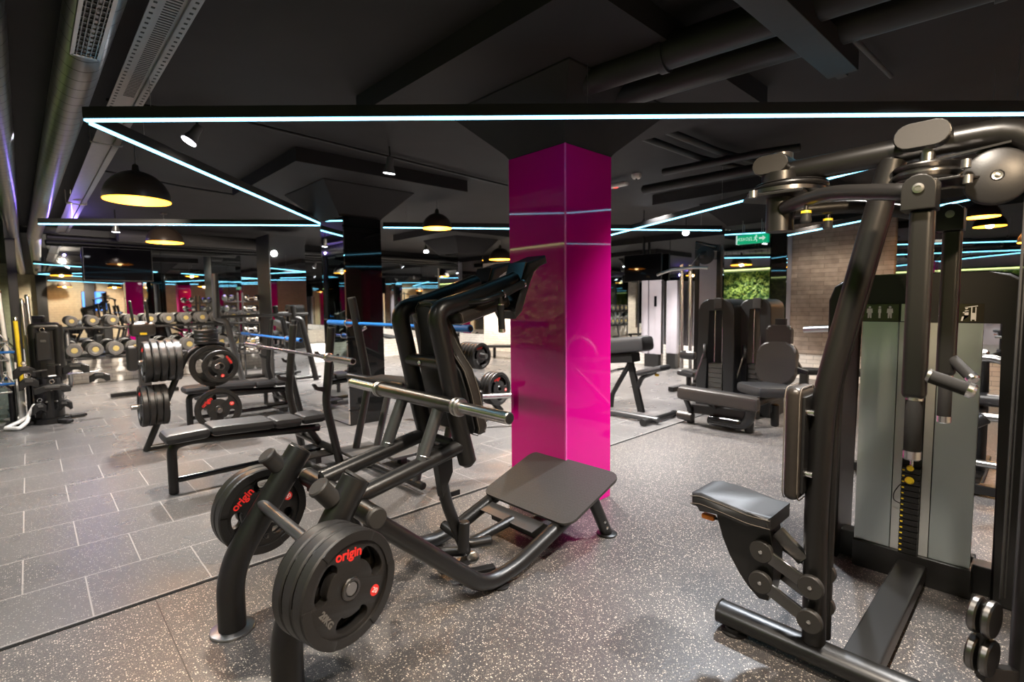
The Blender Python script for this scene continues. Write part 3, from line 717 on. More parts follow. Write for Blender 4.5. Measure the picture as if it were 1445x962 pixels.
# footplate: rounded rectangle sloping up
def slope_pt(u, y, off=0.0):
    a = V((2.03, 0, .195)); b = V((2.52, 0, .362)); d = (b - a).normalized(); n = V((-d.z, 0, d.x))
    p = a + d * u + n * off; return V((p.x, y, p.z))
L = (V((2.52, 0, .362)) - V((2.03, 0, .195))).length
def rrect(u0, u1, v0, v1, r, k=6):
    out = []
    for cx, cy, a in ((u1 - r, v1 - r, 0), (u0 + r, v1 - r, PI / 2), (u0 + r, v0 + r, PI), (u1 - r, v0 + r, 1.5 * PI)):
        for i in range(k + 1): out.append((cx + r * math.cos(a + PI / 2 * i / k), cy + r * math.sin(a + PI / 2 * i / k)))
    return out
poly = [slope_pt(u, v) for u, v in rrect(0, L, 1.72, 2.44, .07)]
n_ = (slope_pt(0, 0, 1) - slope_pt(0, 0, 0))
MB().prism(poly, n_ * .016, .003).build('footplate', 'tread_rubber', T)
MB().prism([slope_pt(u, v, -.012) for u, v in rrect(.02, L - .02, 1.76, 2.40, .05)], n_ * .011).build('footplate_tray', 'black_paint', T)
# toe step under the footplate edge
MB().prism([(1.93, 1.90, .145), (2.03, 1.90, .165), (2.03, 2.34, .165), (1.93, 2.34, .145)], (0, 0, .006), .001).build('toe_step', 'grey_paint', T)
MB().prism([(2.03, 1.88, .165), (2.04, 1.88, .05), (2.04, 2.36, .05), (2.03, 2.36, .165)], (.006, 0, 0)).build('toe_board', 'black_plastic', T)
# swinging carriage: two rails, two posts, two arms
YA, YB = 1.92, 2.235
for Y in (YA, YB):
    MB().tube([(.915, Y, .615), (1.50, Y, .728)], .036, 0, 20).build('carriage_rail', 'black_paint', T)
    po = MB().tube([(1.245, Y, .69), (1.365, Y, .96)], .029, 0, 18).build('post', 'grey_paint', T)
    MB().ring_((1.262, Y, .715), (.4, 0, .9), .030, .004).build('weld_ring', 'steel', po)
    MB().tube([(1.515, Y, .615), (1.455, Y, .84), (1.372, Y, 1.22), (1.335, Y, 1.375), (1.50, Y, 1.408), (1.86, Y, 1.525)], .044, [.02, .12, .16, .16], 22, cap=.5).build('carriage_arm', 'black_paint', T)
MB().cyl((1.475, YA, .715), (1.475, YB, .715), .026, seg=20).build('lower_crossbar', 'black_paint', T)
cb = MB().cyl((1.385, YA, 1.125), (1.385, YB, 1.125), .031, seg=22).build('crossbar', 'black_paint', T)
MB().lathe([(.012, 0), (.012, .005), (.007, .009)], (1.354, (YA + YB) / 2, 1.12), (-1, 0, 0), 14).build('bolt_head', 'chrome', cb)
# chrome plate bar across
wb = MB().cyl((1.345, 1.775, .95), (1.345, 2.445, .95), .034, seg=28).build('weight_bar', 'dark_steel', T)
for s, y in ((-1, 1.775), (1, 2.445)):
    MB().cyl((1.345, y, .95), (1.345, y + s * .335, .95), .0255, seg=28, bev=.003).build('bar_sleeve', 'chrome', T)
    MB().lathe([(.026, 0), (.040, .0), (.042, .008), (.036, .014), (.042, .02), (.042, .034), (.036, .04)], (1.345, y - s * .012, .95), (0, s, 0), 28).build('bar_collar', 'steel', T)
    MB().lathe([(.02, 0), (.02, .003), (.014, .004)], (1.345, y + s * .335, .95), (0, s, 0), 24).build('sleeve_cap', 'black_plastic', T)
# back pad: board towards the weights, cushion towards the footplate
def padpt(v, s, off):
    b = V((1.575, 0, .735)); tp = V((1.385, 0, 1.435)); d = (tp - b).normalized(); n = V((d.z, 0, -d.x)); p = b + d * s + n * off
    return V((p.x, 2.085 + v, p.z))
def pad_outline(g=0.0, s0=0.0):
    half = [(0.18, .02), (.205, .06), (.21, .25), (.198, .36), (.150, .43), (.122, .49), (.108, .55), (.108, .62), (.092, .67), (.05, .70)]
    half = [(max(a - g, .01), min(max(b, s0 + g), .71 - g)) for a, b in half]
    return [(a, b) for a, b in half] + [(-a, b) for a, b in half[::-1]]
ol = pad_outline()
MB().prism([padpt(v, s, 0.0) for v, s in ol], padpt(0, 0, .05) - padpt(0, 0, 0), .016, 3).build('back_pad', 'pad_brown', T)
MB().prism([padpt(v, s, -.012) for v, s in pad_outline(.030)], padpt(0, 0, .012) - padpt(0, 0, 0), .002).build('pad_board', 'pad_vinyl', T)
st = MB()
for g, off in ((.004, -.001), (-.003, .040)):
    loop = [padpt(v, s, off) for v, s in pad_outline(g)]
    st.tube(loop + [loop[0]], .0022, 0, 6, cap=0)
st.build('pad_piping', 'stitch', T)
# shoulder pads: roll under each arm and a bent grip plate at its end
GPR = {'n': [(2.00, 1.652), (1.868, 1.607), (1.832, 1.513), (1.785, 1.378), (1.755, 1.358)], 'f': [(2.045, 1.637), (1.912, 1.598), (1.87, 1.49), (1.822, 1.365), (1.79, 1.345)]}
for Y, tt in ((YA, 'n'), (YB, 'f')):
    sp = MB(); a, b = V((1.45, Y + .01, 1.33)), V((1.77, Y + .01, 1.415)); sp.bar(a, b, .11, .068, .028); s_o = sp.build('shoulder_pad', 'pad_brown', T)
    sl = MB(); d = (b - a).normalized(); 
    for k in (.04, .96):
        q = a.lerp(b, k); x, y = frame_of(d); L2 = [q + x * sx * .053 + y * sy * .0325 for sx, sy in ((-1, -.5), (-1, .5), (-.6, 1), (.6, 1), (1, .5), (1, -.5), (.6, -1), (-.6, -1))]
        sl.tube(L2 + [L2[0]], .0018, 0, 6, cap=0); sl.build('pad_stitching', 'stitch', s_o); sl = MB()

    # Z-bent end plate with pad
    y0 = Y - .075; hy = .15
    prof = GPR[tt]
    def thick(pr, t0, t1):
        up_, dn = [], []
        for i, p in enumerate(pr):
            q0 = V(pr[max(i - 1, 0)]); q1 = V(pr[min(i + 1, len(pr) - 1)]); d = (q1 - q0).normalized(); n = V((-d.y, d.x))
            up_.append(V(p) + n * t0); dn.append(V(p) + n * t1)
        return up_ + dn[::-1]
    g = MB(); g.prism([(p.x, y0, p.y) for p in thick(prof, .0, .044)], (0, hy, 0), .013, 3); gp = g.build('grip_pad', 'pad_vinyl', T)
    pl = MB(); pl.prism([(p.x, y0 + .012, p.y) for p in thick(prof[1:], -.010, .0)], (0, hy - .024, 0), .002); pl.build('grip_plate', 'black_gloss', T)
    s = -1 if Y == YA else 1
    yy = Y + s * .095
    MB().tube([(1.50, Y + s * .03, 1.405), (1.56, yy, 1.415), (1.64, yy, 1.437), (1.69, yy, 1.45)], .012, .04, 12).build('handle_bar', 'black_paint', T)
    hg = MB().cyl((1.665, yy, 1.442), (1.805, yy, 1.497), .019, seg=20, bev=.004).build('hand_grip', 'foam', T)
    MB().lathe([(.021, 0), (.021, .010), (.016, .014)], (1.800, yy, 1.495), (.94, 0, .36), 20).build('grip_end', 'chrome', hg)
    MB().lathe([(.021, 0), (.021, .008)], (1.662, yy, 1.441), (.94, 0, .36), 20).build('grip_collar', 'chrome', hg)
    MB().cyl((1.652, yy, 1.445), (1.652, yy, 1.39), .011, seg=12).build('handle_stem', 'black_paint', T)
    hg = MB().cyl((1.652, yy, 1.395), (1.660, yy, 1.275), .0165, seg=20, bev=.003).build('hand_grip', 'foam', T)
    MB().lathe([(.0175, 0), (.0175, .014), (.012, .018)], (1.660, yy, 1.277), (.07, 0, -1), 20).build('grip_end', 'chrome', hg)
    MB().lathe([(.0175, 0), (.0175, .006)], (1.652, yy, 1.392), (0, 0, 1), 20).build('grip_collar', 'chrome', hg)
# spine and safety linkage on the floor
MB().tube([PY(592, 778, 2.22), PY(657, 778, 2.02)], .024, 0, 16).build('linkage_tube', 'black_paint', T)
MB().tube([(1.60, YM, .11), (1.98, YM, .145)], .026, 0, 16).build('spine_tube', 'black_paint', T)
MB().cyl((1.50, YN, .075), (1.50, YF, .075), .028, seg=20).build('floor_crossbar', 'black_paint', T)
MB().tube([(1.44, 2.06, .66), (1.47, 2.06, .42), (1.60, 2.06, .10)], .030, .1, 16).build('stop_lever', 'black_paint', T)
MB().prism([(1.40, 2.03, .70), (1.50, 2.03, .70), (1.505, 2.03, .56), (1.44, 2.03, .44)], (0, .05, 0), .004).build('lever_bracket', 'black_paint', T)
MB().cyl((1.535, 2.0, .145), (1.545, 2.0, .30), .028, seg=20, bev=.004).build('stop_damper', 'black_plastic', T)
MB().tube([(1.58, 2.24, .20), (1.62, 2.06, .135), (1.74, 2.02, .13)], .026, .03, 16).build('pedal_tube', 'black_paint', T)
MB().tube([(1.55, 2.10, .21), (1.66, 2.28, .32)], .013, 0, 10).build('release_lever', 'black_paint', T)
MB().bar((1.60, 2.29, .325), (1.74, 2.29, .325), .012, .03, .003).build('release_pedal', 'black_paint', T)
MB().lathe([(.030, 0), (.030, .02), (.022, .026)], (1.575, 1.975, .115), (-.5, -1, .1), 20).build('pivot_bolt', 'steel', T)
MB().bar((1.46, 1.98, .05), (1.66, 1.90, .05), .05, .035, .008).build('linkage_foot', 'black_paint', T)
MB().bar((1.44, 2.08, .05), (1.62, 2.06, .05), .05, .035, .008).build('linkage_foot', 'dark_steel', T)
MB().lathe([(.05, 0), (.055, .03), (.05, .07)], (1.03, 2.12, .15), (0, 1, 0), 24).build('counterweight', 'black_plastic', T)
MB().tube([(.95, 2.10, .56), (1.10, 2.10, .22)], .02, 0, 12).build('counterweight_arm', 'black_paint', T)
# plates on the two horns
g = 'grip plates on the squat machine'
h0 = V((.655, YN, .468)); h1 = V((.76, YF, .445))
plate('outermost grip plate on the near horn of the squat machine, red lettering facing out', h0 + HN * .262, HN, R=.19, th=.048, roll=-.28, group=g)
plate('middle black grip plate of the three on the near horn of the squat machine', h0 + HN * .209, HN, R=.19, th=.048, roll=-.1, group=g, detail=False)
plate('innermost black grip plate of the three on the near horn of the squat machine', h0 + HN * .156, HN, R=.19, th=.048, roll=.15, group=g, detail=False)
plate('grip plate on the far horn of the squat machine, red lettering beside the leg', h1 + HF * .125, -HF, th=.05, roll=.55, group=g)
plate('rear grip plate on the far horn of the squat machine, mostly behind the first', h1 + HF * .180, -HF, th=.05, roll=.2, group=g, detail=False)
# ================================================================ PEC FLY / REAR DELT MACHINE (right)
XM = 2.10
T = thing('fly_machine', 'black cable fly machine with grey-green weight tower and twin hanging arms at the right', 'fly machine', (XM, .45, 0))
# floor frame
sp = MB(); sp.tube([(XM, .925, .068), (XM, -.15, .068)], .058, 0, 24, ry=.044, cap=.08); sp = sp.build('base_tube', 'black_paint', T)
MB().lathe([(.050, -.001), (.050, .003), (.046, .005)], (XM, .925, .068), (0, 1, 0), 24).build('end_cap', 'cap_plastic', sp)
f = MB(); f.lathe([(.052, 0), (.052, .008), (.036, .014), (.034, .026), (.014, .03)], (XM, .865, 0), seg=28); f.build('levelling_foot', 'black_plastic', sp)
MB().bar((XM, .42, .065), (3.14, .42, .065), .12, .075, .012, up=(0, 0, 1)).build('cross_beam', 'black_paint', T)
# front upright (oval), leaning back above the pad
up = MB(); up.tube([(XM, .565, .085), (XM, .572, .60), (XM, .560, 1.045), (XM, .378, 1.88)], .040, [.1, .10], 24, ry=.040, cap=.6); up = up.build('upright', 'black_paint', T)
MB().tube([(XM + .075, .545, .09), (XM + .075, .545, 1.03), (XM + .06, .40, 1.72)], .018, .08, 12).build('upright_rib', 'black_paint', T)
# top beam and rear upright
MB().tube([(XM, .70, 1.875), (XM, .28, 1.885), (XM, .045, 1.885), (XM, .0, 1.62), (XM, .0, .06)], .041, [.05, .16, .10], 24).build('top_beam', 'black_paint', T)
# stadium ended clamps on the beam
for (y, z, hw, hh, dp, x) in ((.745, 1.905, .064, .036, .12, XM - .07), (.30, 1.905, .072, .040, .13, XM - .075)):
    c = MB(); stadium((x, y, z), (1, 0, 0), (0, 0.0, 1), hw, hh, dp, c, .005); cl = c.build('beam_clamp', 'black_paint', T)
    c = MB(); stadium((x - .003, y, z), (1, 0, 0), (0, 0, 1), hw - .003, hh - .003, .005, c, .001); tag(c.build('clamp_cap', 'cap_plastic', cl), 'brown-grey oval end cap')
MB().lathe([(.040, .0), (.040, .055), (.034, .058)], (XM + .02, .735, 1.90), seg=24).build('pivot_top', 'grey_paint', T)
MB().lathe([(.048, 1.66), (.048, 1.80), (.066, 1.80), (.066, 1.875)], (XM - .01, .725, 0), seg=28).build('pivot_hub', 'black_paint', T)
# front cam discs
c = MB(); pts = []
for i in range(40):
    a = 2 * PI * i / 40; r = .135 + .02 * math.cos(a - 1.1); pts.append((XM + .02 + r * math.cos(a), .70 + r * math.sin(a), 1.800))
c.prism(pts, (0, 0, .014), .002); c = c.build('cam_disc', 'dark_steel', T)
r_ = MB(); r_.ring_((XM + .02, .70, 1.825), (0, 0, 1), .118, .008, 40, 8); r_.lathe([(.12, 1.815), (.125, 1.82), (.11, 1.826), (.125, 1.834), (.12, 1.838), (.05, 1.838)], (XM + .02, .70, 0), seg=36); r_.build('cam_groove', 'black_paint', c)
# second arm cam under it
c = MB(); c.prism([(XM - .12, .80, 1.785), (XM - .02, .86, 1.785), (XM + .10, .80, 1.785), (XM + .13, .64, 1.785), (XM - .10, .62, 1.785)], (0, 0, .012), .003); c.build('lower_cam_plate', 'black_paint', T)
MB().cyl((XM - .15, .77, 1.775), (XM - .15, .77, 1.80), .014, seg=16).build('cam_stop', 'steel', T)
# swing arms, brackets, hanging handle tubes
for X, s, hz in ((1.80, -1, 1.69), (2.42, 1, 1.69)):
    MB().tube([(XM + s * .045, .70, 1.742), (XM + s * .17, .52, 1.752), (X, .30, 1.70), (X, .262, 1.695)], .024, [.08, .04], 18).build('swing_arm', 'black_paint', T)
    br = MB(); y0, z0 = .262, 1.688
    pts = [(X - .040, y0 - .038, z0 - .045), (X - .040, y0 + .038, z0 - .045), (X - .040, y0 + .038, z0 + .012)] + [(X - .040, y0 + .038 * math.cos(a), z0 + .012 + .036 * math.sin(a)) for a in (PI * i / 8 for i in range(1, 8))] + [(X - .040, y0 - .038, z0 + .012)]
    br.prism(pts, (.008, 0, 0), .003); br.prism([V(p) + V((.072, 0, 0)) for p in pts], (.008, 0, 0), .003)
    br.box((X, y0 - .034, z0 - .006), (.075, .008, .075), .002); br.box((X, y0, z0 - .042), (.078, .076, .008), .002)
    b = br.build('arm_bracket', 'black_paint', T)
    MB().lathe([(.013, 0), (.013, .003), (.007, .004), (.007, .002), (.003, .002)], (X - .041, y0, z0 + .010), (-1, 0, 0), 24).build('bracket_bolt', 'steel', b)
    MB().box((X, .256, 1.385), (.046, .056, .53), .016, 4).build('handle_tube', 'black_paint', T)
    gp = MB().lathe([(.018, 1.125), (.0205, 1.118), (.0205, .972), (.018, .968)], (X, .254, 0), seg=24).build('hand_grip', 'foam', T)
    MB().lathe([(.022, .972), (.022, .950), (.018, .946)], (X, .254, 0), seg=24).build('grip_end', 'chrome', gp)
    MB().lathe([(.021, 1.126), (.021, 1.117)], (X, .254, 0), seg=24).build('grip_collar', 'chrome', gp)
    g0, g1 = V((X, .225, 1.188)), V((X - (.0 if s < 0 else .0), .140, 1.158 if s < 0 else 1.12))
    if s > 0: g0, g1 = V((X + .0, .245, 1.19)), V((X - .05, .18, 1.125))
    gp = MB().cyl(g0, g1, .0185, seg=24, bev=.003).build('hand_grip', 'foam', T); d = (g1 - g0).normalized()
    MB().lathe([(.0205, 0), (.0205, .012), (.015, .018)], g1 - d * .004, d, 24).build('grip_end', 'chrome', gp); MB().lathe([(.020, 0), (.020, .008)], g0 - d * .004, d, 24).build('grip_collar', 'steel', gp)
    # rubber bumper with yellow ring under the arm
    bp = V((XM + s * .125, .60, 1.70)); 
    b = MB().lathe([(.016, -.030), (.018, -.024), (.015, -.004), (.016, 0)], bp, seg=20).build('bumper', 'black_plastic', T)
    MB().lathe([(.0165, 0), (.0165, .008)], bp, seg=20).build('yellow_ring', 'yellow_plastic', b); MB().cyl(bp + V((0, 0, .008)), bp + V((0, 0, .045)), .007, seg=10).build('bumper_stem', 'black_paint', b)
# rear pulley stack under the centre clamp
p = MB(); p.lathe([(.085, 1.762), (.088, 1.766), (.075, 1.776), (.088, 1.786), (.088, 1.792), (.075, 1.802), (.088, 1.812), (.086, 1.816)], (XM - .02, .29, 0), seg=36); p.build('pulley_stack', 'dark_steel', T)
p = MB(); p.prism([(XM - .10, .36, 1.75), (XM - .12, .20, 1.75), (XM, .12, 1.75), (XM + .10, .20, 1.75), (XM + .10, .36, 1.75)], (0, 0, .008), .002); p.prism([(XM - .08, .33, 1.725), (XM - .10, .22, 1.725), (XM, .14, 1.725), (XM + .08, .22, 1.725), (XM + .08, .34, 1.725)], (0, 0, .008), .002); p.build('pulley_bracket', 'black_paint', T)
MB().cyl((XM - .02, .29, 1.70), (XM - .02, .29, 1.87), .02, seg=16).build('pulley_axle', 'steel', T)
for yy, zz in ((.19, 1.79), (.185, 1.745)): MB().cyl((XM - .10, yy, zz - .012), (XM - .10, yy, zz + .012), .012, seg=14).build('guide_roller', 'steel', T)
MB().bar((XM - .03, .30, 1.825), (XM - .03, .10, 1.845), .03, .006).build('cable_guard', 'black_paint', T)
# big round pulley wheel
w = MB(); c = V((XM - .055, .125, 1.752)); w.lathe([(.012, 0), (.016, -.004), (.072, -.002), (.078, .003), (.078, .012), (.066, .020), (.078, .028), (.078, .036), (.066, .042), (.078, .050), (.076, .056)], c, (1, 0.12, 0), 40); w = w.build('pulley_wheel', 'black_plastic', T)
b = MB(); b.lathe([(.013, .001), (.012, -.006), (.006, -.005), (.006, -.008), (.003, -.009)], c, (1, .12, 0), 24); b.build('wheel_bolt', 'steel', w)
MB().bar(c + V((.075, -.06, 0)), c + V((.075, .03, .11)), .012, .07, .003).build('wheel_bracket', 'black_paint', T)
cb = MB()
cb.cyl((XM - .03, .065, 1.73), (XM - .03, .065, .50), .0035, seg=8); cb.cyl((XM - .015, .058, 1.73), (XM - .015, .058, .50), .0035, seg=8)
cb.build('steel_cable', 'seam_dark', T)
# lower double pulleys
for z in (.462, .345):
    for k in (0, 1):
        p = MB(); o = V((XM - .10, .095, z)); ax = V((.25, 1, 0)).normalized(); off = ax * ((k - .5) * .032)
        p.lathe([(.012, -.010), (.050, -.011), (.054, -.006), (.054, .006), (.050, .011), (.012, .010)], o + off, ax, 28); p.build('low_pulley', 'dark_steel', T)
MB().bar((XM - .10, .095, .28), (XM - .10, .095, .50), .012, .03, .002).build('pulley_hanger', 'black_paint', T)
MB().bar((XM - .10, .095, .29), (XM, 0.0, .27), .03, .05, .004).build('pulley_arm', 'black_paint', T)
# chest pad on the upright
cp = MB(); cp.box((XM, .638, .868), (.17, .058, .425), .026, 4); cp = cp.build('chest_pad', 'pad_brown', T)
st = MB()
for yy in (.664, .614):
    L2 = [(XM + sx * .084, yy, .868 + sz * .2115) for sx, sz in ((-1, -.85), (-1, .85), (-.8, 1), (.8, 1), (1, .85), (1, -.85), (.8, -1), (-.8, -1))]
    st.tube([*L2, L2[0]], .002, .03, 6, cap=0)
st.build('pad_piping', 'stitch', cp)
MB().box((XM, .604, .868), (.14, .012, .36), .004).build('pad_board', 'black_plastic', T)
for z in (.99, .76): MB().cyl((XM - .045, .61, z), (XM - .045, .575, z), .012, seg=16).build('pad_bolt', 'chrome', T)
# seat with links
sx0, sx1 = XM - .11, XM + .12
prof = [(1.015, .592), (.975, .602), (.88, .592), (.78, .578), (.695, .580)]
seat = MB()
pts = [(y, z) for y, z in prof] + [(y, z - .055) for y, z in prof[::-1]]
seat.prism([(sx0, y, z) for y, z in pts], (sx1 - sx0, 0, 0), .020, 4); seat = seat.build('seat', 'pad_vinyl', T)
st = MB(); L2 = [(sx0 + .0, y, z - .012) for y, z in prof]; st.tube(L2, .002, .02, 6); st.tube([(sx0 + .0, y, z - .044) for y, z in prof], .0018, .02, 6); st.build('seat_piping', 'stitch', seat)
fin = MB(); fin.prism([(XM - .05, y, z) for y, z in ((.935, .55), (.925, .49), (.90, .42), (.87, .355), (.83, .29), (.79, .245), (.75, .215), (.715, .22), (.70, .30), (.70, .40), (.715, .55))], (.10, 0, 0), .004); fin.build('seat_fin', 'black_paint', T)
MB().bar((XM - .02, .70, .50), (XM - .02, .60, .42), .03, .05, .004).build('adjust_ratchet', 'dark_steel', T)
lv = MB().box((XM - .02, .975, .475), (.03, .055, .022), .006, 3).build('seat_lever', 'orange_plastic', T)
MB().cyl((XM - .02, .95, .475), (XM - .02, .90, .48), .006, seg=10).build('lever_rod', 'black_paint', lv)
for X, s in ((XM - .075, -1), (XM + .075, 1)):
    for z0, z1 in ((.425, .352), (.300, .222)):
        a, b = V((X, .735, z0)), V((X, .560, z1))
        l = MB(); l.bar(a, b, .020, .052, .010, up=(0, 0, 1)); l = l.build('seat_link', 'dark_steel', T)
        for q in (a, b):
            MB().lathe([(.042, -.010), (.044, -.006), (.044, .008), (.040, .012)], q, (s, 0, 0), 32).build('link_disc', 'cap_plastic', l)
            MB().lathe([(.008, 0), (.007, .003)], q + V((s * .012, 0, 0)), (s, 0, 0), 14).build('disc_bolt', 'chrome', l)
# ---------------- weight tower
XT = 3.12
tw = MB()
arch = [(.825, 0.0), (.825, 1.40), (.80, 1.47), (.745, 1.508), (.66, 1.520), (.20, 1.520), (.13, 1.508), (.075, 1.47), (.05, 1.40), (.05, 0.0), (.135, 0.0), (.135, 1.30), (.745, 1.30), (.745, 0)]
tw.prism([(XT, y, z) for y, z in arch], (.30, 0, 0), .012, 3); tw = tw.build('tower_housing', 'black_plastic', T)
MB().prism([(XT + .04, y, z) for y, z in ((.79, 1.487), (.745, 1.514), (.66, 1.526), (.20, 1.526), (.13, 1.514), (.085, 1.487), (.13, 1.50), (.20, 1.515), (.66, 1.515), (.745, 1.50))], (.22, 0, 0), .001).build('tower_top_trim', 'black_gloss', tw)
MB().box((XT + .10, .435, .07), (.24, .47, .14), .006).build('tower_plinth', 'black_paint', T)
MB().bar((XT + .12, .10, .07), (XT + .12, .78, .07), .10, .14, .01).build('tower_foot_beam', 'black_paint', T)
for y0, y1 in ((.515, .668), (.207, .36)):
    MB().box((XT + .01, (y0 + y1) / 2, .72), (.018, y1 - y0, 1.16), .004).build('shield_panel', 'panel_silver', T)
for y0, y1 in ((.477, .513), (.363, .399)):
    MB().box((XT + .012, (y0 + y1) / 2, .72), (.016, y1 - y0, 1.16), .002).build('shield_strip', 'strip_silver', T)
MB().box((XT + .10, .438, .60), (.16, .16, 1.0)).build('stack_void', 'black_plastic', T)
wsn = 15
for i in range(wsn):
    w = MB().box((XT + .005, .438, .155 + i * .029), (.06, .074, .0255), .002).build('stack_weight', 'black_paint', T)
    MB().box((XT - .0262, .438 + .028, .155 + i * .029), (.002, .010, .006)).build('weight_label', 'yellow_plastic', w)
MB().lathe([(.013, 0), (.015, .006), (.010, .016)], (XT - .025, .440, .575), (-1, 0, 0), 20).build('selector_knob', 'yellow_plastic', T)
MB().lathe([(.017, 0), (.019, .008), (.012, .02)], (XT - .028, .440, .515), (-1, 0, 0), 20).build('selector_knob', 'yellow_plastic', T)
MB().cyl((XT - .01, .438, .58), (XT - .01, .438, 1.28), .008, seg=12).build('guide_rod', 'chrome', T)
lp = [(XT - .03, .445, .51), (XT - .04, .475, .49), (XT - .04, .500, .44), (XT - .035, .500, .40), (XT - .03, .47, .39)]
MB().tube(lp, .0025, .02, 6).build('pin_lanyard', 'seam_dark', T)
# instruction band with pictograms
for y0, y1 in ((.515, .668), (.207, .36)):
    b = MB().box((XT - .002, (y0 + y1) / 2, 1.335), (.012, y1 - y0, .085), .002).build('instruction_panel', 'smoke_panel', T)
    xo = XT - .0095
    def figure(y, z, h, mb, side=False):
        k = h / .06; w = .5 if side else 1
        mb.lathe([(.0055 * k, 0), (.0055 * k, .0012)], (xo, y, z + .025 * k), (-1, 0, 0), 12)
        body = [(-.011, .018), (.011, .018), (.013, -.004), (.008, -.004), (.008, -.030), (.002, -.030), (0, -.008), (-.002, -.030), (-.008, -.030), (-.008, -.004), (-.013, -.004)]
        mb.prism([(xo, y + a * k * w, z + c_ * k) for a, c_ in body], (-.0012, 0, 0))
    if y0 > .4:
        for j, (yy, sd) in enumerate(((.636, False), (.594, True), (.552, False))):
            fm = MB(); figure(yy, 1.337, .060, fm, sd); fm.build('body_pictogram', 'white_print', b)
    else:
        fm = MB(); yy = .255
        fm.lathe([(.0055, 0), (.0055, .0012)], (xo, yy + .012, 1.357), (-1, 0, 0), 12)
        for poly in ([(.018, .012), (.004, .012), (.004, -.016), (.018, -.016)], [(.024, .004), (.004, .010), (.004, .004), (.024, -.002)], [(.004, -.010), (.004, -.016), (.026, -.016), (.030, -.036), (.024, -.036), (.020, -.022), (.018, -.010)],
                     [(-.004, -.036), (-.008, -.036), (-.008, .026), (-.004, .026)], [(-.018, -.036), (-.022, -.036), (-.022, .026), (-.018, .026)], [(.018, .022), (-.026, .030), (-.026, .034), (.018, .027)], [(-.008, .0), (-.018, .0), (-.018, -.03), (-.008, -.03)]):
            fm.prism([(xo, yy + a, 1.335 + c_) for a, c_ in poly], (-.0012, 0, 0))
        fm.build('exercise_pictogram', 'white_print', b)
MB().box((XT - .004, .49, 1.335), (.010, .034, .085), .001).build('instruction_frame', 'strip_silver', T)
MB().bar((XM + .05, .565, .70), (XT + .02, .78, .40), .03, .05, .006).build('tower_strut', 'black_paint', T)
# ================================================================ BENCHES WITH UPRIGHTS
def olympic_bench(label, ox, oy, group=None):
    """bench runs along +X; origin at the front leg on the floor"""
    T = thing('bench_press', label, 'bench', (ox, oy, 0), group)
    def p(x, y, z): return V((ox + x, oy + y, z))
    MB().tube([p(0, 0, 0), p(0, 0, .37), p(.14, 0, .385), p(1.12, 0, .31)], .034, [.13, .05], 16).build('bench_frame', 'black_paint', T)
    MB().tube([p(0.0, 0, .10), p(1.12, 0, .105)], .022, 0, 14).build('lower_brace', 'black_gloss', T)
    for x0, x1, z0, z1, w in ((-.06, .24, .435, .445, .27), (.235, .70, .452, .432, .29), (.70, .93, .424, .415, .27), (.93, 1.14, .420, .418, .26)):
        b = MB(); b.bar(p(x0, 0, z0), p(x1, 0, z1), w, .082, .036); b.build('bench_pad', 'pad_vinyl', T)
    u0, u1 = -.30, .55
    for y in (u0, u1):
        up = MB().tube([p(1.17, y, 0), p(1.06, y, .57), p(1.13, y, 1.21)], .034, .08, 16).build('upright', 'black_paint', T)
        MB().tube([p(1.05, y, .62), p(1.13, y, 1.205)], .012, 0, 8).build('rack_strip', 'grey_paint', up)
        MB().lathe([(.034, 0), (.034, .008), (.028, .012)], p(1.13, y, 1.205), (.1, 0, 1), 18).build('upright_cap', 'cap_plastic', up)
        for k, z in enumerate((.70, .97)):
            x = 1.06 + (z - .57) * .11
            h = MB(); h.prism([p(x - .02, y - .018, z - .03), p(x - .10, y - .018, z + .0), p(x - .125, y - .018, z + .05), p(x - .10, y - .018, z + .05), p(x - .085, y - .018, z + .022), p(x - .02, y - .018, z + .02)], (0, .036, 0), .003); h.build('bar_hook', 'black_plastic', up)
    MB().tube([p(1.13, u0, .16), p(1.13, u1, .16)], .030, 0, 14).build('crossbar', 'black_paint', T)
    MB().tube([p(1.02, 0, .32), p(1.12, 0, .16)], .030, 0, 14).build('frame_link', 'black_paint', T)
    MB().tube([p(.95, .10, .36), p(1.15, .45, .16)], .026, 0, 12).build('frame_stay', 'black_paint', T)
    for y in (.10, -.16):
        s = MB(); s.box(p(1.02, y, .115), (.26, .18, .016), .005); s.build('spotter_step', 'rubber', T)
    MB().bar(p(1.0, -.25, .085), p(1.0, .22, .085), .05, .05, .004).build('step_beam', 'black_paint', T)
    return T
OB = olympic_bench('black flat bench press with steel bar racked, nearest bench, left of the squat machine', .719, 4.47)
B2 = copy_tree(OB); B2.location = V((1.30, 6.85, 0)); B2['label'] = 'second black bench press, behind the weight tree and the nearest bench'
OB['group'] = B2['group'] = 'flat bench presses'
def barbell(label, c, L, d=(0, 1, 0), sleeve='chrome', group=None, sl=.415):
    c = V(c); d = V(d).normalized(); t = thing('barbell', label, 'barbell', c, group); h = L / 2
    MB().cyl(c - d * (h - sl), c + d * (h - sl), .0145, seg=16).build('bar_shaft', 'blue_sheen_grip' if sleeve == 'blue_sheen_grip' else 'chrome', t)  # blue bars carry the LED reflection as base colour, shaft included
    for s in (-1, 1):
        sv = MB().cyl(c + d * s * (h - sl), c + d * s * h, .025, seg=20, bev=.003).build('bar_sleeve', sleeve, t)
        MB().lathe([(.015, 0), (.037, 0), (.039, .004), (.039, .022), (.035, .028)], c + d * s * (h - sl - .01), d * s, 20).build('sleeve_collar', 'chrome', sv)
        MB().lathe([(.017, 0), (.017, .002)], c + d * s * h, d * s, 16).build('sleeve_cap', 'black_plastic', sv)
    return t
barbell('bare chrome barbell racked on the nearest bench press', (1.675, 4.66, .995), 2.45)
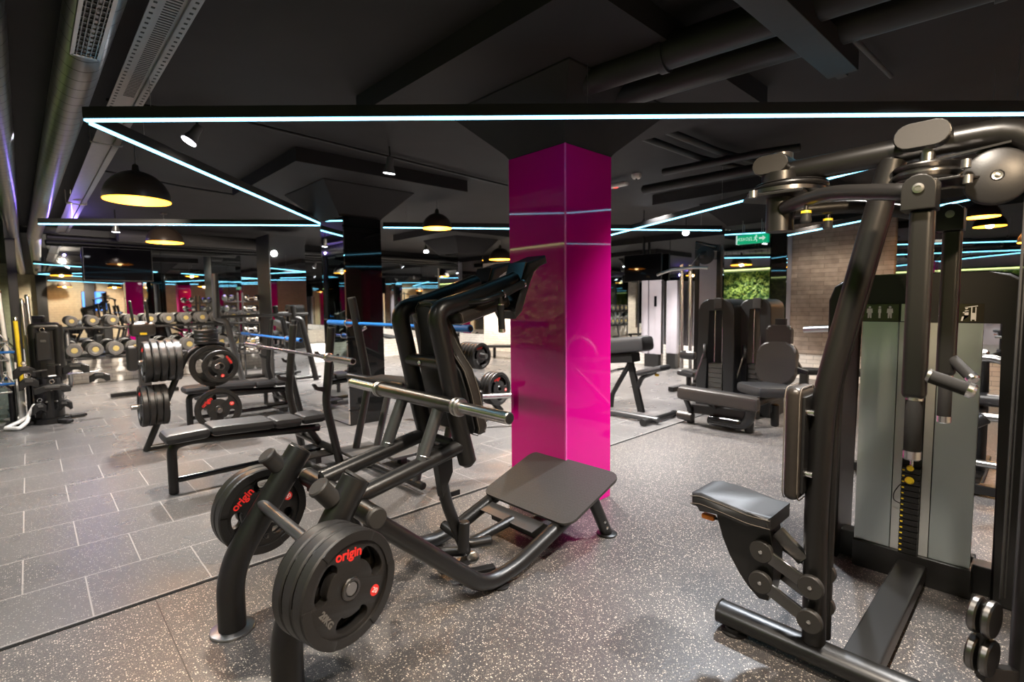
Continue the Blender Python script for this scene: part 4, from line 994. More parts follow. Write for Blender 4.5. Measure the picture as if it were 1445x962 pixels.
barbell('barbell with blue lit sleeves racked on the second bench press', (2.27, 7.05, 1.0), 2.2, sleeve='blue_sheen_grip')

# ================================================================ WEIGHT TREE
T = thing('weight_tree', 'black A-shaped weight tree holding grip plates behind the nearest bench', 'weight tree', (1.1, 6.05, 0))
MB().tube([(.755, 6.0, 0), (1.02, 6.0, .64), (1.17, 6.0, .985), (1.46, 6.05, 1.0), (1.50, 6.05, .98)], .030, [.02, .14, .05], 16).build('bent_frame', 'black_paint', T)
MB().tube([(.76, 6.0, .03), (1.30, 6.0, .03), (1.36, 6.35, .03)], .026, .05, 12).build('floor_frame', 'black_paint', T)
MB().bar((1.365, 6.06, 0), (1.365, 6.06, .99), .06, .06, .008).build('post', 'black_paint', T)
for nm, a, b in (('plate_horn', (1.11, 6.0, .87), (.74, 6.0, .87)), ('plate_horn', (.98, 6.0, .445), (.66, 6.0, .445)), ('plate_horn', (1.365, 6.06, .79), (1.365, 5.80, .79)), ('plate_horn', (1.365, 6.06, .34), (1.365, 5.78, .34))):
    MB().cyl(a, b, .0245, seg=18, bev=.003).build(nm, 'steel', T)
MB().cyl((1.33, 6.03, .99), (1.33, 6.03, 1.16), .02, seg=14).build('top_peg', 'steel', T)
g = 'plates on the weight tree'
for i in range(5):
    plate(f'{ORD[i]} plate from the outer end on the upper left horn of the weight tree', (.80 + i * .062, 6.0, .87), (-1, 0, 0), R=.20, th=.05, roll=.3 * i, group=g, detail=(i == 0))
for i in range(4):
    plate(f'{ORD[i]} plate from the outer end on the lower left horn of the weight tree', (.755 + i * .055, 6.0, .445), (-1, 0, 0), R=.20, th=.045, roll=.5 * i, group=g, detail=(i == 0))
plate('smaller front plate with red marks on the upper front horn of the weight tree', (1.40, 5.83, .79), (-.12, -1, 0), R=.165, th=.045, roll=-1.2, group=g, weight='15KG', mark='15')
plate('larger rear plate on the upper front horn of the weight tree', (1.36, 5.94, .79), (-.12, -1, 0), R=.215, th=.05, roll=.2, group=g, detail=False)
plate('single plate with red marks on the lower front horn of the weight tree', (1.37, 5.86, .345), (-.1, -1, 0), R=.215, th=.05, roll=.6, group=g)
for i in range(4):
    plate(f'small flat plate lying on top of the weight tree, {["bottom", "second from bottom", "third from bottom", "topmost"][i]} of four', (1.33, 6.03, 1.035 + i * .036), (0, 0, 1), R=.11, th=.032, roll=i * .4, group=g, detail=False)

# ================================================================ DUMBBELL RACK along the back mirror
RY = 12.0
T = thing('dumbbell_rack', 'two-tier dumbbell rack with silver legs standing before the back mirror', 'dumbbell rack', (2.3, RY, 0))
rx0, rx1 = .38, 4.15
for z, yy in ((1.09, RY + .05), (.55, RY - .12)):
    for dy in (-.10, .10): MB().bar((rx0, yy + dy, z - .06), (rx1, yy + dy, z - .06 + .0), .05, .03, .006).build('shelf_rail', 'black_paint', T)
for x in (rx0 + .1, (rx0 + rx1) / 2 - .63, (rx0 + rx1) / 2 + .9, rx1 - .1):
    MB().tube([(x, RY + .22, 1.02), (x, RY + .02, .95), (x, RY - .20, .05), (x, RY + .1, .02)], .034, .05, 12).build('rack_leg', 'white_plastic' if 1.5 < x < 2 else 'grey_paint', T)
def dumbbell_proto(R, L):
    t = bpy.data.objects.new('dumbbell', None); col.objects.link(t)
    MB().cyl((0, -L * .25, 0), (0, L * .25, 0), .016, seg=12).build('handle', 'chrome', t)
    for s in (-1, 1):
        h = MB(); h.lathe([(R * .55, 0), (R * .92, .004), (R, .014), (R, L * .26), (R * .92, L * .30), (R * .60, L * .305), (R * .56, L * .295), (.002, L * .295)], (0, s * L * .20, 0), (0, s, 0), 24); h = h.build('head', 'rubber_grey', t)
        q = MB(); q.lathe([(R * .40, L * .296), (R * .38, L * .304), (.002, L * .304)], (0, s * L * .20, 0), (0, s, 0), 20); q.build('end_badge', 'gold_mark', h)
    return t
DB = {}
n_ = 13
for tier, (z, yy) in enumerate(((1.09, RY + .05), (.55, RY - .12))):
    for i in range(n_):
        R = (.090 + .003 * i) if tier == 0 else (.118 + .002 * i)
        k = round(R, 3)
        lab = f'{ORD[i]} round dumbbell from the left on the {"upper" if tier == 0 else "lower"} shelf of the back rack'
        if k not in DB: DB[k] = dumbbell_proto(k, .36 + .02 * tier); o = DB[k]
        else: o = copy_tree(DB[k])
        tag(o, lab, 'dumbbell', 'dumbbells on the back rack'); o.location = V((rx0 + .17 + i * (rx1 - rx0 - .3) / (n_ - 1), yy, z + R - .045 + .03))

# ================================================================ ACCESSORY TOWER far left
T = thing('accessory_rack', 'black accessory tower hung with straps and handles at the far left', 'accessory rack', (.13, 8.45, 0))
ax_, ay_ = .13, 8.45
MB().lathe([(.20, .0), (.20, .06), (.14, .07), (.14, .55), (.12, .57)], (ax_, ay_, 0), seg=24).build('drum_base', 'black_gloss', T)
MB().tube([(ax_ - .10, ay_, .5), (ax_ - .10, ay_, 1.17), (ax_ + .12, ay_, 1.17), (ax_ + .12, ay_, .5)], .055, .02, 14).build('upright_frame', 'black_paint', T)
MB().box((ax_ + .01, ay_, .85), (.20, .06, .62), .01).build('back_board', 'black_paint', T)
for a in (0.3, 1.9, 3.6, 5.2): MB().bar((ax_, ay_, .03), (ax_ + .36 * math.cos(a), ay_ + .36 * math.sin(a), .03), .08, .04, .012).build('foot', 'black_plastic', T)
MB().tube([(ax_ - .12, ay_ - .05, .45), (ax_ - .02, ay_ - .16, .47), (ax_ + .16, ay_ - .12, .45)], .02, .04, 10).build('holder_ring', 'black_plastic', T)
for k, (dx, dz) in enumerate(((-.26, .60), (-.23, .40), (.24, .66), (.05, .36), (-.07, .22), (.14, .22), (.98, .52))):
    MB().tube([(ax_, ay_ - .05, dz + .05), (ax_ + dx * .5, ay_ - .16 if dx < .5 else ay_ + .1, dz + .05)], .010, 0, 8).build('hook', 'steel', T)
def strap(label, c, w, h, yaw=0, lean=0):
    c = V(c); t = thing('ankle_strap', label, 'strap', c, 'straps hung on the accessory tower')
    R = Matrix.Rotation(yaw, 3, 'Z') @ Matrix.Rotation(lean, 3, 'X')
    def q(x, y, z): return c + R @ V((x, y, z))
    b = MB(); b.prism([q(*p) for p in (((-w / 2, 0, -h * .75), (-w * .28, 0, -h * .65), (-w * .12, 0, -h * .1), (w * .12, 0, -h * .1), (w * .30, 0, -h * .7), (w / 2, 0, -h * .6), (w / 2, 0, h * .15), (w * .2, 0, h / 2), (-w * .2, 0, h / 2), (-w / 2, 0, h * .1)) if w > h else ((-w / 2, 0, -h / 2), (w / 2, 0, -h / 2 + .01), (w / 2, 0, h / 2), (w * .1, 0, h / 2 + .02), (-w / 2, 0, h / 2)))], R @ V((0, .045, 0)), .016, 3); b.build('strap_body', 'black_plastic', t)
    MB().bar(q(-w * .2, -.004, h * .2), q(w * .2, -.004, h * .2), .012, .03, .003).build('strap_band', 'rubber_grey', t)
    MB().ring_(q(0, .02, h / 2 + .035), R @ V((0, 1, 0)), .022, .004, 16, 6).build('d_ring', 'chrome', t)
strap('long black strap hanging high on the front of the accessory tower', (ax_ - .02, ay_ - .18, .94), .13, .34)
strap('black cuff on the upper left hook of the accessory tower', (ax_ - .20, ay_ - .16, .66), .20, .12, .2)
strap('black cuff on the second left hook of the accessory tower, below the first', (ax_ - .17, ay_ - .18, .52), .18, .12, .1)
strap('black cuff sticking out on the upper right hook of the accessory tower', (ax_ + .26, ay_ - .12, .66), .26, .11, -.3)
strap('black curved cuff across the middle of the accessory tower', (ax_ + .03, ay_ - .24, .44), .34, .09)
strap('small black strap on the lower left hook of the accessory tower', (ax_ - .09, ay_ - .24, .22), .13, .11, .4, .2)
strap('small black strap on the lower right hook of the accessory tower', (ax_ + .13, ay_ - .24, .23), .13, .11, -.4, .2)
strap('black cuff dangling right of the accessory tower at floor height', (ax_ + .50, ay_ + .1, .50), .22, .10, -.3)
def rod(label, a, b, r, m, rings=()):
    t = thing('attachment_bar', label, 'bar', a, 'bars standing behind the accessory tower')
    MB().cyl(a, b, r, seg=14, bev=.003).build('bar_body', m, t); a, b = V(a), V(b); d = (b - a).normalized()
    MB().lathe([(r * 1.15, 0), (r * 1.15, .04), (r * .8, .05)], b - d * .03, d, 14).build('bar_tip', 'chrome', t)
rod('yellow bar standing left of the accessory tower', (-.10, 8.60, .50), (-.12, 8.66, 1.28), .022, 'yellow_plastic')
rod('silver bar standing behind the accessory tower, leaning left', (-.03, 8.62, .50), (-.05, 8.75, 1.50), .020, 'steel')
rod('second silver bar standing behind the accessory tower', (.03, 8.64, .50), (-.0, 8.80, 1.55), .020, 'steel')
rod('white and silver bar at the left end, taller', (-.20, 8.66, .45), (-.25, 8.8, 1.62), .022, 'white_plastic')
t = thing('attachment_stand', 'low stand with black and white tubes beside the accessory tower', 'stand', (-.09, 8.62, 0))
for dx, m in ((-.08, 'black_gloss'), (.0, 'white_plastic'), (.08, 'black_gloss')): MB().cyl((-.12 + dx, 8.63, 0.02), (-.12 + dx, 8.63, .47), .034, seg=16).build('holder_tube', m, t)
MB().box((-.10, 8.63, .012), (.34, .2, .024), .008).build('stand_base', 'black_plastic', t)
def handle_cluster(label, c, seed, m='chrome'):
    t = thing('cable_stirrup', label, 'cable attachment', c, 'chrome cable handles beside the accessory tower'); c = V(c)
    MB().tube([c + V((-.07, 0, -.05)), c + V((0, 0, .06)), c + V((.07, 0, -.05))], .009, .01, 8).build('handle_yoke', 'chrome', t)
    MB().cyl(c + V((-.075, 0, -.05)), c + V((.075, 0, -.05)), .016, seg=12).build('handle_grip', m, t)
    MB().ring_(c + V((0, 0, .08)), (0, 1, 0), .018, .005, 14, 6).build('carabiner', 'chrome', t)
for k, (x, z, m, w) in enumerate(((-.27, 1.05, 'chrome', 'topmost'), (-.22, .93, 'blue_sheen_grip', 'second from the top'), (-.28, .84, 'chrome', 'third from the top'), (-.24, .55, 'blue_sheen_grip', 'second from the bottom'), (-.27, .45, 'chrome', 'lowest'))):
    handle_cluster(f'{w} cable handle hanging left of the accessory tower', (x, 8.55, z), k, m)
MB_ = MB().tube([(-.27, 8.64, .45), (-.27, 8.64, 1.2)], .010, 0, 8).build('handle_hanger', 'chrome', t)
t = thing('tricep_stirrup', 'white triangular cable handle lying on the floor at the far left', 'handle', PZ(20, 608, 0))
c = PZ(20, 606, .012); rr = V((.69, -.72, 0)); ff = V((.72, .69, 0))
def hp(a, b, z=.02): return c + rr * a + ff * b + V((0, 0, z))
MB().tube([hp(-.085, -.02), hp(.085, -.02), hp(.05, .10, .06), hp(.012, .16, .10), hp(-.012, .16, .10), hp(-.05, .10, .06), hp(-.085, -.02)], .022, .02, 10).build('handle_loop', 'white_plastic', t)
MB().cyl(hp(0, .15, .09), hp(0, .26, .24), .020, seg=14, bev=.004).build('handle_neck', 'white_plastic', t)
t = thing('handle_disc', 'small white weight disc on the floor behind the white handle', 'disc', PZ(20, 592, 0))
MB().lathe([(.09, 0), (.11, .015), (.10, .035), (.03, .045)], PZ(20, 592, 0), seg=24).build('disc_body', 'white_plastic', t)

# ================================================================ INCLINE PRESS behind the squat machine
T = thing('incline_press', 'black incline press rack with tall leaning posts behind the squat machine', 'incline bench', (2.35, 4.0, 0))
for Y in (4.25, 3.25):
    p = MB().tube([(2.08, Y, 1.46), (2.22, Y, .66)], .036, 0, 16).build('tall_post', 'black_paint', T)
    MB().lathe([(.036, 0), (.036, .01), (.03, .014)], (2.08, Y, 1.455), (-.17, 0, 1), 16).build('post_cap', 'cap_plastic', p)
    MB().tube([(2.11, Y, 1.15), (2.20, Y - .02, 1.20)], .016, 0, 10).build('bar_hook', 'steel', p)
    MB().tube([(2.22, Y, .70), (2.06, Y, .06)], .032, 0, 16).build('grey_leg', 'grey_paint', T)
    MB().tube([(2.42, Y - .05, .70), (2.24, Y - .05, .06)], .032, 0, 16).build('grey_leg', 'grey_paint', T)
MB().tube([(2.06, 4.32, .76), (2.20, 3.6, .74)], .034, 0, 16).build('top_crossbar', 'black_paint', T)
MB().bar((2.16, 4.05, .76), (2.36, 3.35, .76), .20, .05, .02).build('seat_back_pad', 'pad_vinyl', T)
MB().tube([(2.06, 4.32, .05), (2.06, 3.15, .05)], .03, 0, 12).build('floor_beam', 'black_paint', T)
MB().box((2.10, 4.20, .105), (.34, .34, .03), .01).build('step_plate', 'rubber_grey', T)
MB().box((2.32, 3.88, .105), (.34, .30, .03), .01).build('step_plate', 'rubber_grey', T)
MB().box((2.32, 3.88, .05), (.06, .06, .09)).build('step_foot', 'black_paint', T)
barbell('barbell with blue lit sleeve across the tall posts behind the squat machine', (2.13, 3.75, 1.235), 2.2, sleeve='blue_sheen_grip')

# ================================================================ tall dark rack posts behind the benches
T = thing('squat_rack', 'grey steel rack with one tall black post between the weight tree and dumbbell rack', 'squat rack', (2.0, 9.0, 0))
c0 = PZ(345, 545, 0)
for dx in (0, 1.2):
    q = V((c0.x + dx * 1.0, c0.y - dx * .15, 0))
    MB().tube([q, q + V((-.22, .05, 1.15)), q + V((-.34, .07, 1.18)), q + V((-.36, .07, 1.9 if dx == 0 else 1.4))], .05, [.10, .03], 14).build('rack_post', 'grey_paint' if dx == 0 else 'black_paint', T)
MB().tube([c0 + V((-.30, .05, 1.22)), c0 + V((1.1, -.15, 1.25))], .028, 0, 12).build('rack_crossbar', 'black_paint', T)
MB().tube([c0 + V((-.05, .05, .06)), c0 + V((1.3, -.15, .06))], .03, 0, 12).build('floor_beam', 'black_paint', T)
MB().cyl(c0 + V((-.36, .07, 1.2)), c0 + V((-.36, .07, 1.95)), .055, seg=16).build('post_sleeve', 'black_plastic', T)
T = thing('back_bench', 'grey padded bench behind the weight tree, before the dumbbell rack', 'bench', PZ(330, 585, 0))
MB().bar(PY(275, 560, 7.9), PY(385, 549, 7.6), .24, .06, .022).build('bench_pad', 'pad_vinyl', T)
q = PY(290, 560, 7.85); MB().tube([q, (q.x, q.y, 0)], .03, 0, 12).build('bench_leg', 'grey_paint', T)
q = PY(375, 552, 7.65); MB().tube([q, (q.x, q.y, 0)], .03, 0, 12).build('bench_leg', 'grey_paint', T)
# machine seen between weight tree and dumbbells: small upright cable column
c = PZ(206, 556, 0)
T = thing('cable_column', 'slim black seated row column before the dumbbell rack, left of the weight tree', 'exercise machine', c)
MB().box(c + V((0, 0, .60)), (.16, .16, 1.15), .02).build('column_body', 'grey_paint', T)
MB().box(c + V((0, -.05, 1.05)), (.34, .16, .22), .05, 3).build('top_pad', 'pad_brown', T)
MB().box(c + V((0, -.135, .98)), (.09, .01, .035), .002).build('yellow_plate', 'yellow_plastic', T)
MB().box(c + V((-.16, -.1, .60)), (.16, .10, .40), .05, 3).build('side_pad', 'pad_vinyl', T)
MB().bar(c + V((-.45, 0, .04)), c + V((.45, 0, .04)), .08, .06, .01).build('foot_bar', 'black_plastic', T)
MB().tube([c + V((-.12, -.1, 1.15)), c + V((-.15, -.12, 1.5))], .02, 0, 10).build('grip_arm', 'black_plastic', T)
MB().tube([c + V((.08, -.1, 1.15)), c + V((.05, -.12, 1.5))], .02, 0, 10).build('grip_arm', 'black_plastic', T)

# ================================================================ PLATE-LOADED MACHINE right behind the squat machine
T = thing('plate_rack', 'low black frame loaded with grip plates between the squat machine and pink column', 'weight rack', (3.8, 4.5, 0))
MB().tube([(3.66, 4.42, 0), (3.66, 4.42, .42)], .045, 0, 16).build('post', 'black_paint', T)
MB().tube([(3.25, 4.55, .84), (3.85, 4.75, .50), (4.25, 4.7, .05)], .04, .08, 14).build('sloping_beam', 'black_paint', T)
MB().cyl((3.35, 4.62, .345), (4.25, 4.05, .345), .028, seg=16).build('plate_bar', 'steel', T)
MB().cyl((3.62, 5.05, .80), (3.78, 4.42, .80), .028, seg=16).build('upper_horn', 'steel', T)
MB().bar((3.35, 4.3, .05), (4.2, 4.8, .05), .10, .07, .01).build('floor_beam', 'black_paint', T)
nn = V((.12, -1, 0)).normalized()
g = 'plates on the low frame beside the pink column'
for i, s in enumerate((0, .055, .11, .165, .22)):
    plate(f'{ORD[i]} plate from the front on the upper horn of the low frame', V((3.75, 4.50, .80)) - nn * s, nn, R=.155, th=.05, roll=.5 * i, group=g, detail=(i == 0), weight='10KG', mark='10')
for i, s in enumerate((0, .055, .11)):
    plate(f'{ORD[i]} plate from the front on the lower right horn of the low frame', V((4.13, 4.62, .36)) - nn * s, nn, R=.205, th=.05, roll=.4 * i, group=g, detail=(i == 0))
plate('plate on the lower left of the low frame, half behind the squat machine pad', (3.52, 4.80, .34), nn, R=.20, th=.05, roll=.2, group=g)
T = thing('brick_wall_bench', 'black bench before the white brick wall, left of the pink column', 'bench', (8.8, 10.0, 0))
a, b = PX(690, 488, 8.8), PX(760, 488, 8.8)
MB().bar(a, b, .40, .07, .02).build('bench_top', 'pad_vinyl', T)
for k in (.12, .8): q = a.lerp(b, k); MB().tube([(q.x, q.y, 0), (q.x, q.y, q.z)], .04, 0, 12).build('bench_leg', 'black_paint', T)

# ================================================================ ROMAN CHAIR / hyperextension right of the pink column
T = thing('hyperextension_bench', 'black hyperextension bench with thick thigh pad right of the pink column', 'bench', (5.6, 3.3, 0))
MB().tube([PZ(790, 568, .05), PZ(930, 593, .05)], .035, 0, 14).build('floor_beam', 'grey_paint', T)
q0, q1 = PZ(908, 596, .04), PZ(951, 583, .04)
fb = MB().tube([q0, q1], .032, 0, 14).build('foot_bar', 'black_paint', T)
for q in (q0, q1): MB().lathe([(.04, -.02), (.04, .02)], q, (q1 - q0), 14).build('foot_cap', 'black_plastic', fb)
X = 5.62
m0, m1 = PX(907, 590, X), PX(886, 495, X)
MB().bar(m0, m1, .055, .085, .008).build('main_post', 'black_paint', T)
MB().tube([PX(862, 578, X), PX(864, 556, X), PX(889, 512, X)], .032, .05, 14).build('rear_post', 'black_paint', T)
MB().bar(PX(846, 490, X), PX(916, 484, X), .30, .20, .06, up=(0, 0, 1)).build('thigh_pad', 'pad_vinyl', T)
MB().bar(PX(845, 506, X), PX(898, 504, X), .20, .12, .02, up=(0, 0, 1)).build('pad_support', 'black_paint', T)
MB().tube([PX(899, 548, X), PX(906, 532, X), PX(925, 524, X)], .03, .05, 12).build('ankle_arm', 'black_paint', T)
MB().bar(PX(904, 526, X), PX(940, 518, X), .26, .07, .03, up=(0, 0, 1)).build('ankle_pad', 'pad_vinyl', T)
MB().bar(PX(853, 527, X), PX(878, 520, X), .22, .03, .01, up=(0, 0, 1)).build('foot_plate', 'steel', T)
MB().box(PX(927, 529, X), (.03, .05, .03), .008).build('yellow_knob', 'yellow_plastic', T)

# ================================================================ LEG MACHINES with rounded towers
def tower(label, px0, px1, ytop, X, depth=.45, low=0.0):
    a, b = PX(px0, ytop, X), PX(px1, ytop, X); y1, y0, z = a.y, b.y, (a.z + b.z) / 2
    T = thing('weight_tower', label, 'weight stack', (X, (y0 + y1) / 2, 0), 'rounded weight towers of the leg machines')
    w = y1 - y0; th = w * .27; r = w * .30
    out = [(y1 + .03, 0), (y1, z - r)] + [(y1 - r + r * math.cos(t), z - r + r * math.sin(t)) for t in (PI / 2 * i / 6 for i in range(1, 7))] + [(y0 + r - r * math.sin(t), z - r + r * math.cos(t)) for t in (PI / 2 * i / 6 for i in range(0, 7))] + [(y0 - .03, 0)]
    inn = [(y0 + th, 0), (y0 + th, z - th), (y1 - th, z - th), (y1 - th, 0)]
    MB().prism([(X, y, zz) for y, zz in out + inn], (depth, 0, 0), .02, 3).build('tower_shell', 'black_plastic', T)
    MB().box((X - .005, y0 + w * .42, z - .05), (.03, .10, .13), .01).build('badge_block', 'cap_plastic', T)
    for k in (.40, .62): MB().cyl((X + .1, y0 + w * k, .1), (X + .1, y0 + w * k, z - th), .010, seg=10).build('guide_rod', 'chrome', T)
    for i in range(9): MB().box((X + .1, y0 + w * .51, .12 + i * .06), (.16, w * .40, .055), .004).build('stack_weight', 'dark_steel', T)
    MB().bar((X + .17, y0 + w * .33, .95), (X + .17, y0 + w * .33, 1.22), .05, .05, .0).build('yellow_scale', 'gold_mark', T)
    MB().lathe([(.09, -.015), (.095, 0), (.09, .015)], (X - .05, y1 - w * .25, .78), (.5, -1, 0), 24).build('cam_pulley', 'cap_plastic', T)
    MB().tube([(X - .05, y1 - w * .25, .78), (X - .12, y1 - .02, .42)], .01, 0, 8).build('cable', 'steel', T)
    return T
tower('nearer black weight tower with rounded top, left of the leg machine seat', 986, 1036, 422, 6.15)
tower('second black weight tower with rounded top, partly behind the leg machine seat', 1044, 1088, 422, 6.35)
T = thing('leg_machine', 'black leg extension machine with brown-black seat and long shin roller', 'leg machine', (5.7, 2.4, 0))
MB().bar(PX(957, 553, 5.3), PX(1072, 572, 5.3), .12, .15, .045).build('shin_roller', 'pad_brown', T)
MB().bar(PX(960, 545, 5.36), PX(1070, 562, 5.36), .10, .03, .01).build('roller_plate', 'black_plastic', T)
MB().cyl(PX(957, 584, 5.45), PX(978, 588, 5.45), .055, seg=20, bev=.01).build('small_roller', 'pad_brown', T)
for px in (975, 1058):
    q = PX(px, 572, 5.5); MB().tube([q, (q.x, q.y, 0)], .045, 0, 14).build('front_leg', 'black_paint', T)
MB().tube([PX(1000, 592, 5.4), PX(1050, 600, 5.4), PX(1058, 590, 5.36), PX(1060, 575, 5.36)], .055, .08, 16).build('curved_foot', 'black_gloss', T)
MB().bar(PX(975, 575, 5.5), PX(1060, 586, 5.5), .10, .10, .01).build('front_beam', 'black_paint', T)
MB().tube([(5.5, 2.45, .08), (6.30, 2.45, .08)], .06, 0, 14).build('floor_beam', 'black_paint', T)
MB().tube([(5.5, 2.16, .30), (6.3, 2.16, .30)], .05, 0, 14).build('side_beam', 'black_paint', T)
q = PX(1094, 570, 6.0); MB().tube([q, (q.x, q.y, 0)], .045, 0, 14).build('seat_leg', 'black_paint', T)
MB().tube([PX(965, 556, 5.35), PX(975, 580, 5.45)], .03, 0, 12).build('roller_arm', 'black_paint', T)
MB().bar(PX(1005, 560, 5.45), PX(1020, 590, 5.6), .10, .12, .01).build('lever_plate', 'black_plastic', T)
MB().tube([PX(1005, 588, 5.6), PX(1032, 572, 5.6)], .05, 0, 16).build('damper', 'black_plastic', T)
sc1, sc2 = PX(1058, 548, 5.75), PX(1108, 552, 5.95)
MB().bar(sc1 + V((-.08, .0, .0)), sc2 + V((.12, 0, 0)), .46, .12, .045, up=(0, 0, 1)).build('seat', 'pad_vinyl', T)
bc = PX(1096, 512, 6.15)
RB = Matrix.Rotation(.20, 3, 'Y')
MB().prism([bc + RB @ V((-.05, a, b)) for a, b in rrect(-.21, .21, -.25, .24, .13)], RB @ V((.10, 0, 0)), .03, 3).build('backrest', 'pad_brown', T)
hc = PX(1100, 474, 6.2)
MB().prism([hc + V((-.04, a, b)) for a, b in rrect(-.135, .135, -.125, .125, .05)], (.08, 0, 0), .025, 3).build('headrest', 'pad_brown', T)
MB().box((hc + bc) / 2 + V((.07, 0, 0)), (.05, .12, .7), .01).build('back_post', 'black_paint', T)
MB().bar(PX(1122, 520, 6.2), PX(1140, 526, 6.2), .05, .05, .01).build('side_handle', 'black_plastic', T)
# ================================================================ CABLE TOWER AND SHIELDS further back
T = thing('pulldown_machine', 'tall pulldown machine with lilac-grey shield panel before the mirrored column', 'pulldown machine', (7.9, 4.0, 0))
X = 7.9
a, b = PX(988, 372, X), PX(1013, 372, X); lo = PX(1000, 520, X)
MB().box((X, (a.y + b.y) / 2, (a.z + .55) / 2), (.05, a.y - b.y, a.z - .45), .006).build('shield_panel', 'shield_grey', T)
for px in (985, 1016):
    q = PX(px, 350, X); MB().bar((X, q.y, 0), (X, q.y, q.z + .02), .07, .07, .006).build('tower_post', 'black_paint', T)
MB().bar(PX(983, 348, X), PX(1018, 350, X), .10, .10, .01).build('top_beam', 'black_paint', T)
MB().bar(PX(984, 342, X), PX(1014, 349, X), .14, .05, .01).build('top_cover', 'black_gloss', T)
MB().lathe([(.12, -.02), (.14, -.015), (.12, 0), (.14, .015), (.12, .02)], PX(995, 360, X - .25), (.7, .7, 0), 28).build('top_pulley', 'black_plastic', T)
MB().bar(PX(1000, 352, X), PX(990, 362, X - .5), .06, .06, .008).build('pulley_arm', 'black_paint', T)
MB().tube([PX(962, 372, X - .5), PX(962, 520, X - .5)], .028, 0, 12).build('slim_post', 'chrome', T)
MB().tube([PX(974, 372, X - .4), PX(974, 520, X - .4)], .028, 0, 12).build('slim_post', 'chrome', T)
MB().bar(PX(960, 500, X - .6), PX(982, 502, X - .6), .13, .13, .05).build('knee_roller', 'pad_vinyl', T)
MB().bar(PX(962, 524, X - .6), PX(985, 528, X - .6), .34, .08, .03).build('seat', 'pad_vinyl', T)
MB().tube([PX(972, 530, X - .6), PX(972, 560, X - .6)], .04, 0, 12).build('seat_post', 'black_paint', T)
MB().bar((X - .7, a.y + .1, .04), (X + .1, a.y, .04), .1, .07, .01).build('floor_beam', 'black_paint', T)
t = thing('pulldown_bar', 'grey curved pulldown bar hanging left of the lilac-grey shield', 'bar', PX(950, 380, X - .6))
MB().tube([PX(927, 388, X - .6), PX(945, 381, X - .6), PX(980, 377, X - .6), PX(1000, 378, X - .6)], .022, .1, 12).build('bar_body', 'steel', t)
MB().cyl(PX(972, 378, X - .6), PX(988, 358, X - .45), .006, seg=8).build('cable', 'steel', t)
for i, (p0, p1, lb) in enumerate(((907, 936, 'left beige-grey weight stack shield with dark slot by the right wall dado'), (941, 958, 'right lilac-grey weight stack shield by the right wall dado'))):
    X = 9.75
    a, b = PX(p0, 396, X), PX(p1, 394, X); z0 = PX(p0, 498, X).z
    T = thing('stack_shield', lb, 'weight stack', (X, (a.y + b.y) / 2, 0), 'weight stack shields by the right wall')
    mb = MB()
    w = a.y - b.y
    for k in range(3 if i == 0 else 2):
        n3 = 3 if i == 0 else 2
        mb.box((X + (.03 if k % 2 else 0), b.y + w * (k + .5) / n3, (a.z + z0) / 2), (.10, w / n3 - .008, a.z - z0), .012)
    mb.build('shield_panels', 'shield_grey', T)
    if i == 0: MB().box((X - .055, b.y + w * .30, PX(927, 425, X).z), (.01, .06, .22), .003).build('dark_slot', 'screen', T)
    MB().box((X + .02, (a.y + b.y) / 2, z0 / 2), (.12, w * .7, z0), .01).build('shield_base', 'black_plastic', T)
    MB().bar((X - .1, a.y + .04, z0), (X - .1, a.y + .04, a.z), .03, .03).build('frame_post', 'black_paint', T)
# low pipe and bar in front of the stone wall
T = thing('barbell_stand', 'dark bar on low stands before the tan stone wall', 'stand', (9.2, 2.5, 0))
MB().cyl(PX(1120, 523, 9.0), PX(1215, 526, 9.0), .06, seg=16).build('bar_body', 'black_paint', T)
for px in (1135, 1195): q = PX(px, 524, 9.0); MB().box((q.x, q.y, q.z / 2), (.12, .12, q.z), .02).build('stand_post', 'black_plastic', T)
MB().bar(PX(1122, 508, 9.0), PX(1132, 524, 9.0), .06, .06, .01).build('stand_arm', 'black_paint', T)
T = thing('wall_bar', 'grey horizontal peg sticking out behind the fly machine upright', 'peg', PX(1160, 464, 4.6))
MB().cyl(PX(1134, 465, 4.6), PX(1185, 463, 4.6), .026, seg=18, bev=.004).build('peg_body', 'steel', T)
q = PX(1183, 463, 4.6); MB().bar((q.x + .02, q.y, 0), (q.x + .02, q.y, 1.3), .06, .08, .006).build('peg_post', 'black_paint', T)
MB().bar((q.x - .3, q.y, .03), (q.x + .3, q.y, .03), .08, .05, .006).build('post_foot', 'black_paint', T)
# machine glimpsed through the gap of the tower
T = thing('grey_machine', 'grey tubed machine glimpsed through the gap in the right weight tower', 'exercise machine', (5.0, .35, 0))
gx, gy = 4.9, .33
MB().bar((gx - .05, gy - .75, .05), (gx - .05, gy + .75, .05), .08, .07, .01).build('floor_beam', 'black_paint', T)
MB().bar((gx - .05, gy, .05), (gx + .9, gy, .05), .08, .07, .01).build('cross_beam', 'black_paint', T)
MB().tube([(gx + .35, gy, .05), (gx + .30, gy, .60), (gx + .10, gy, 1.02)], .04, .1, 14).build('machine_post', 'black_paint', T)
MB().tube([(gx, gy + .28, .52), (gx, gy + .22, .90), (gx, gy - .05, 1.0), (gx, gy - .22, .90), (gx, gy - .28, .52)], .026, .14, 14).build('curved_bar', 'steel', T)
MB().tube([(gx, gy - .5, .56), (gx, gy + .5, .56)], .028, 0, 12).build('cross_tube', 'steel', T)
MB().tube([(gx, gy + .62, .06), (gx, gy - .05, .56)], .045, 0, 12).build('sloping_beam', 'black_paint', T)
MB().tube([(gx, gy - .45, .56), (gx, gy - .62, .06)], .045, 0, 12).build('sloping_beam', 'black_paint', T)
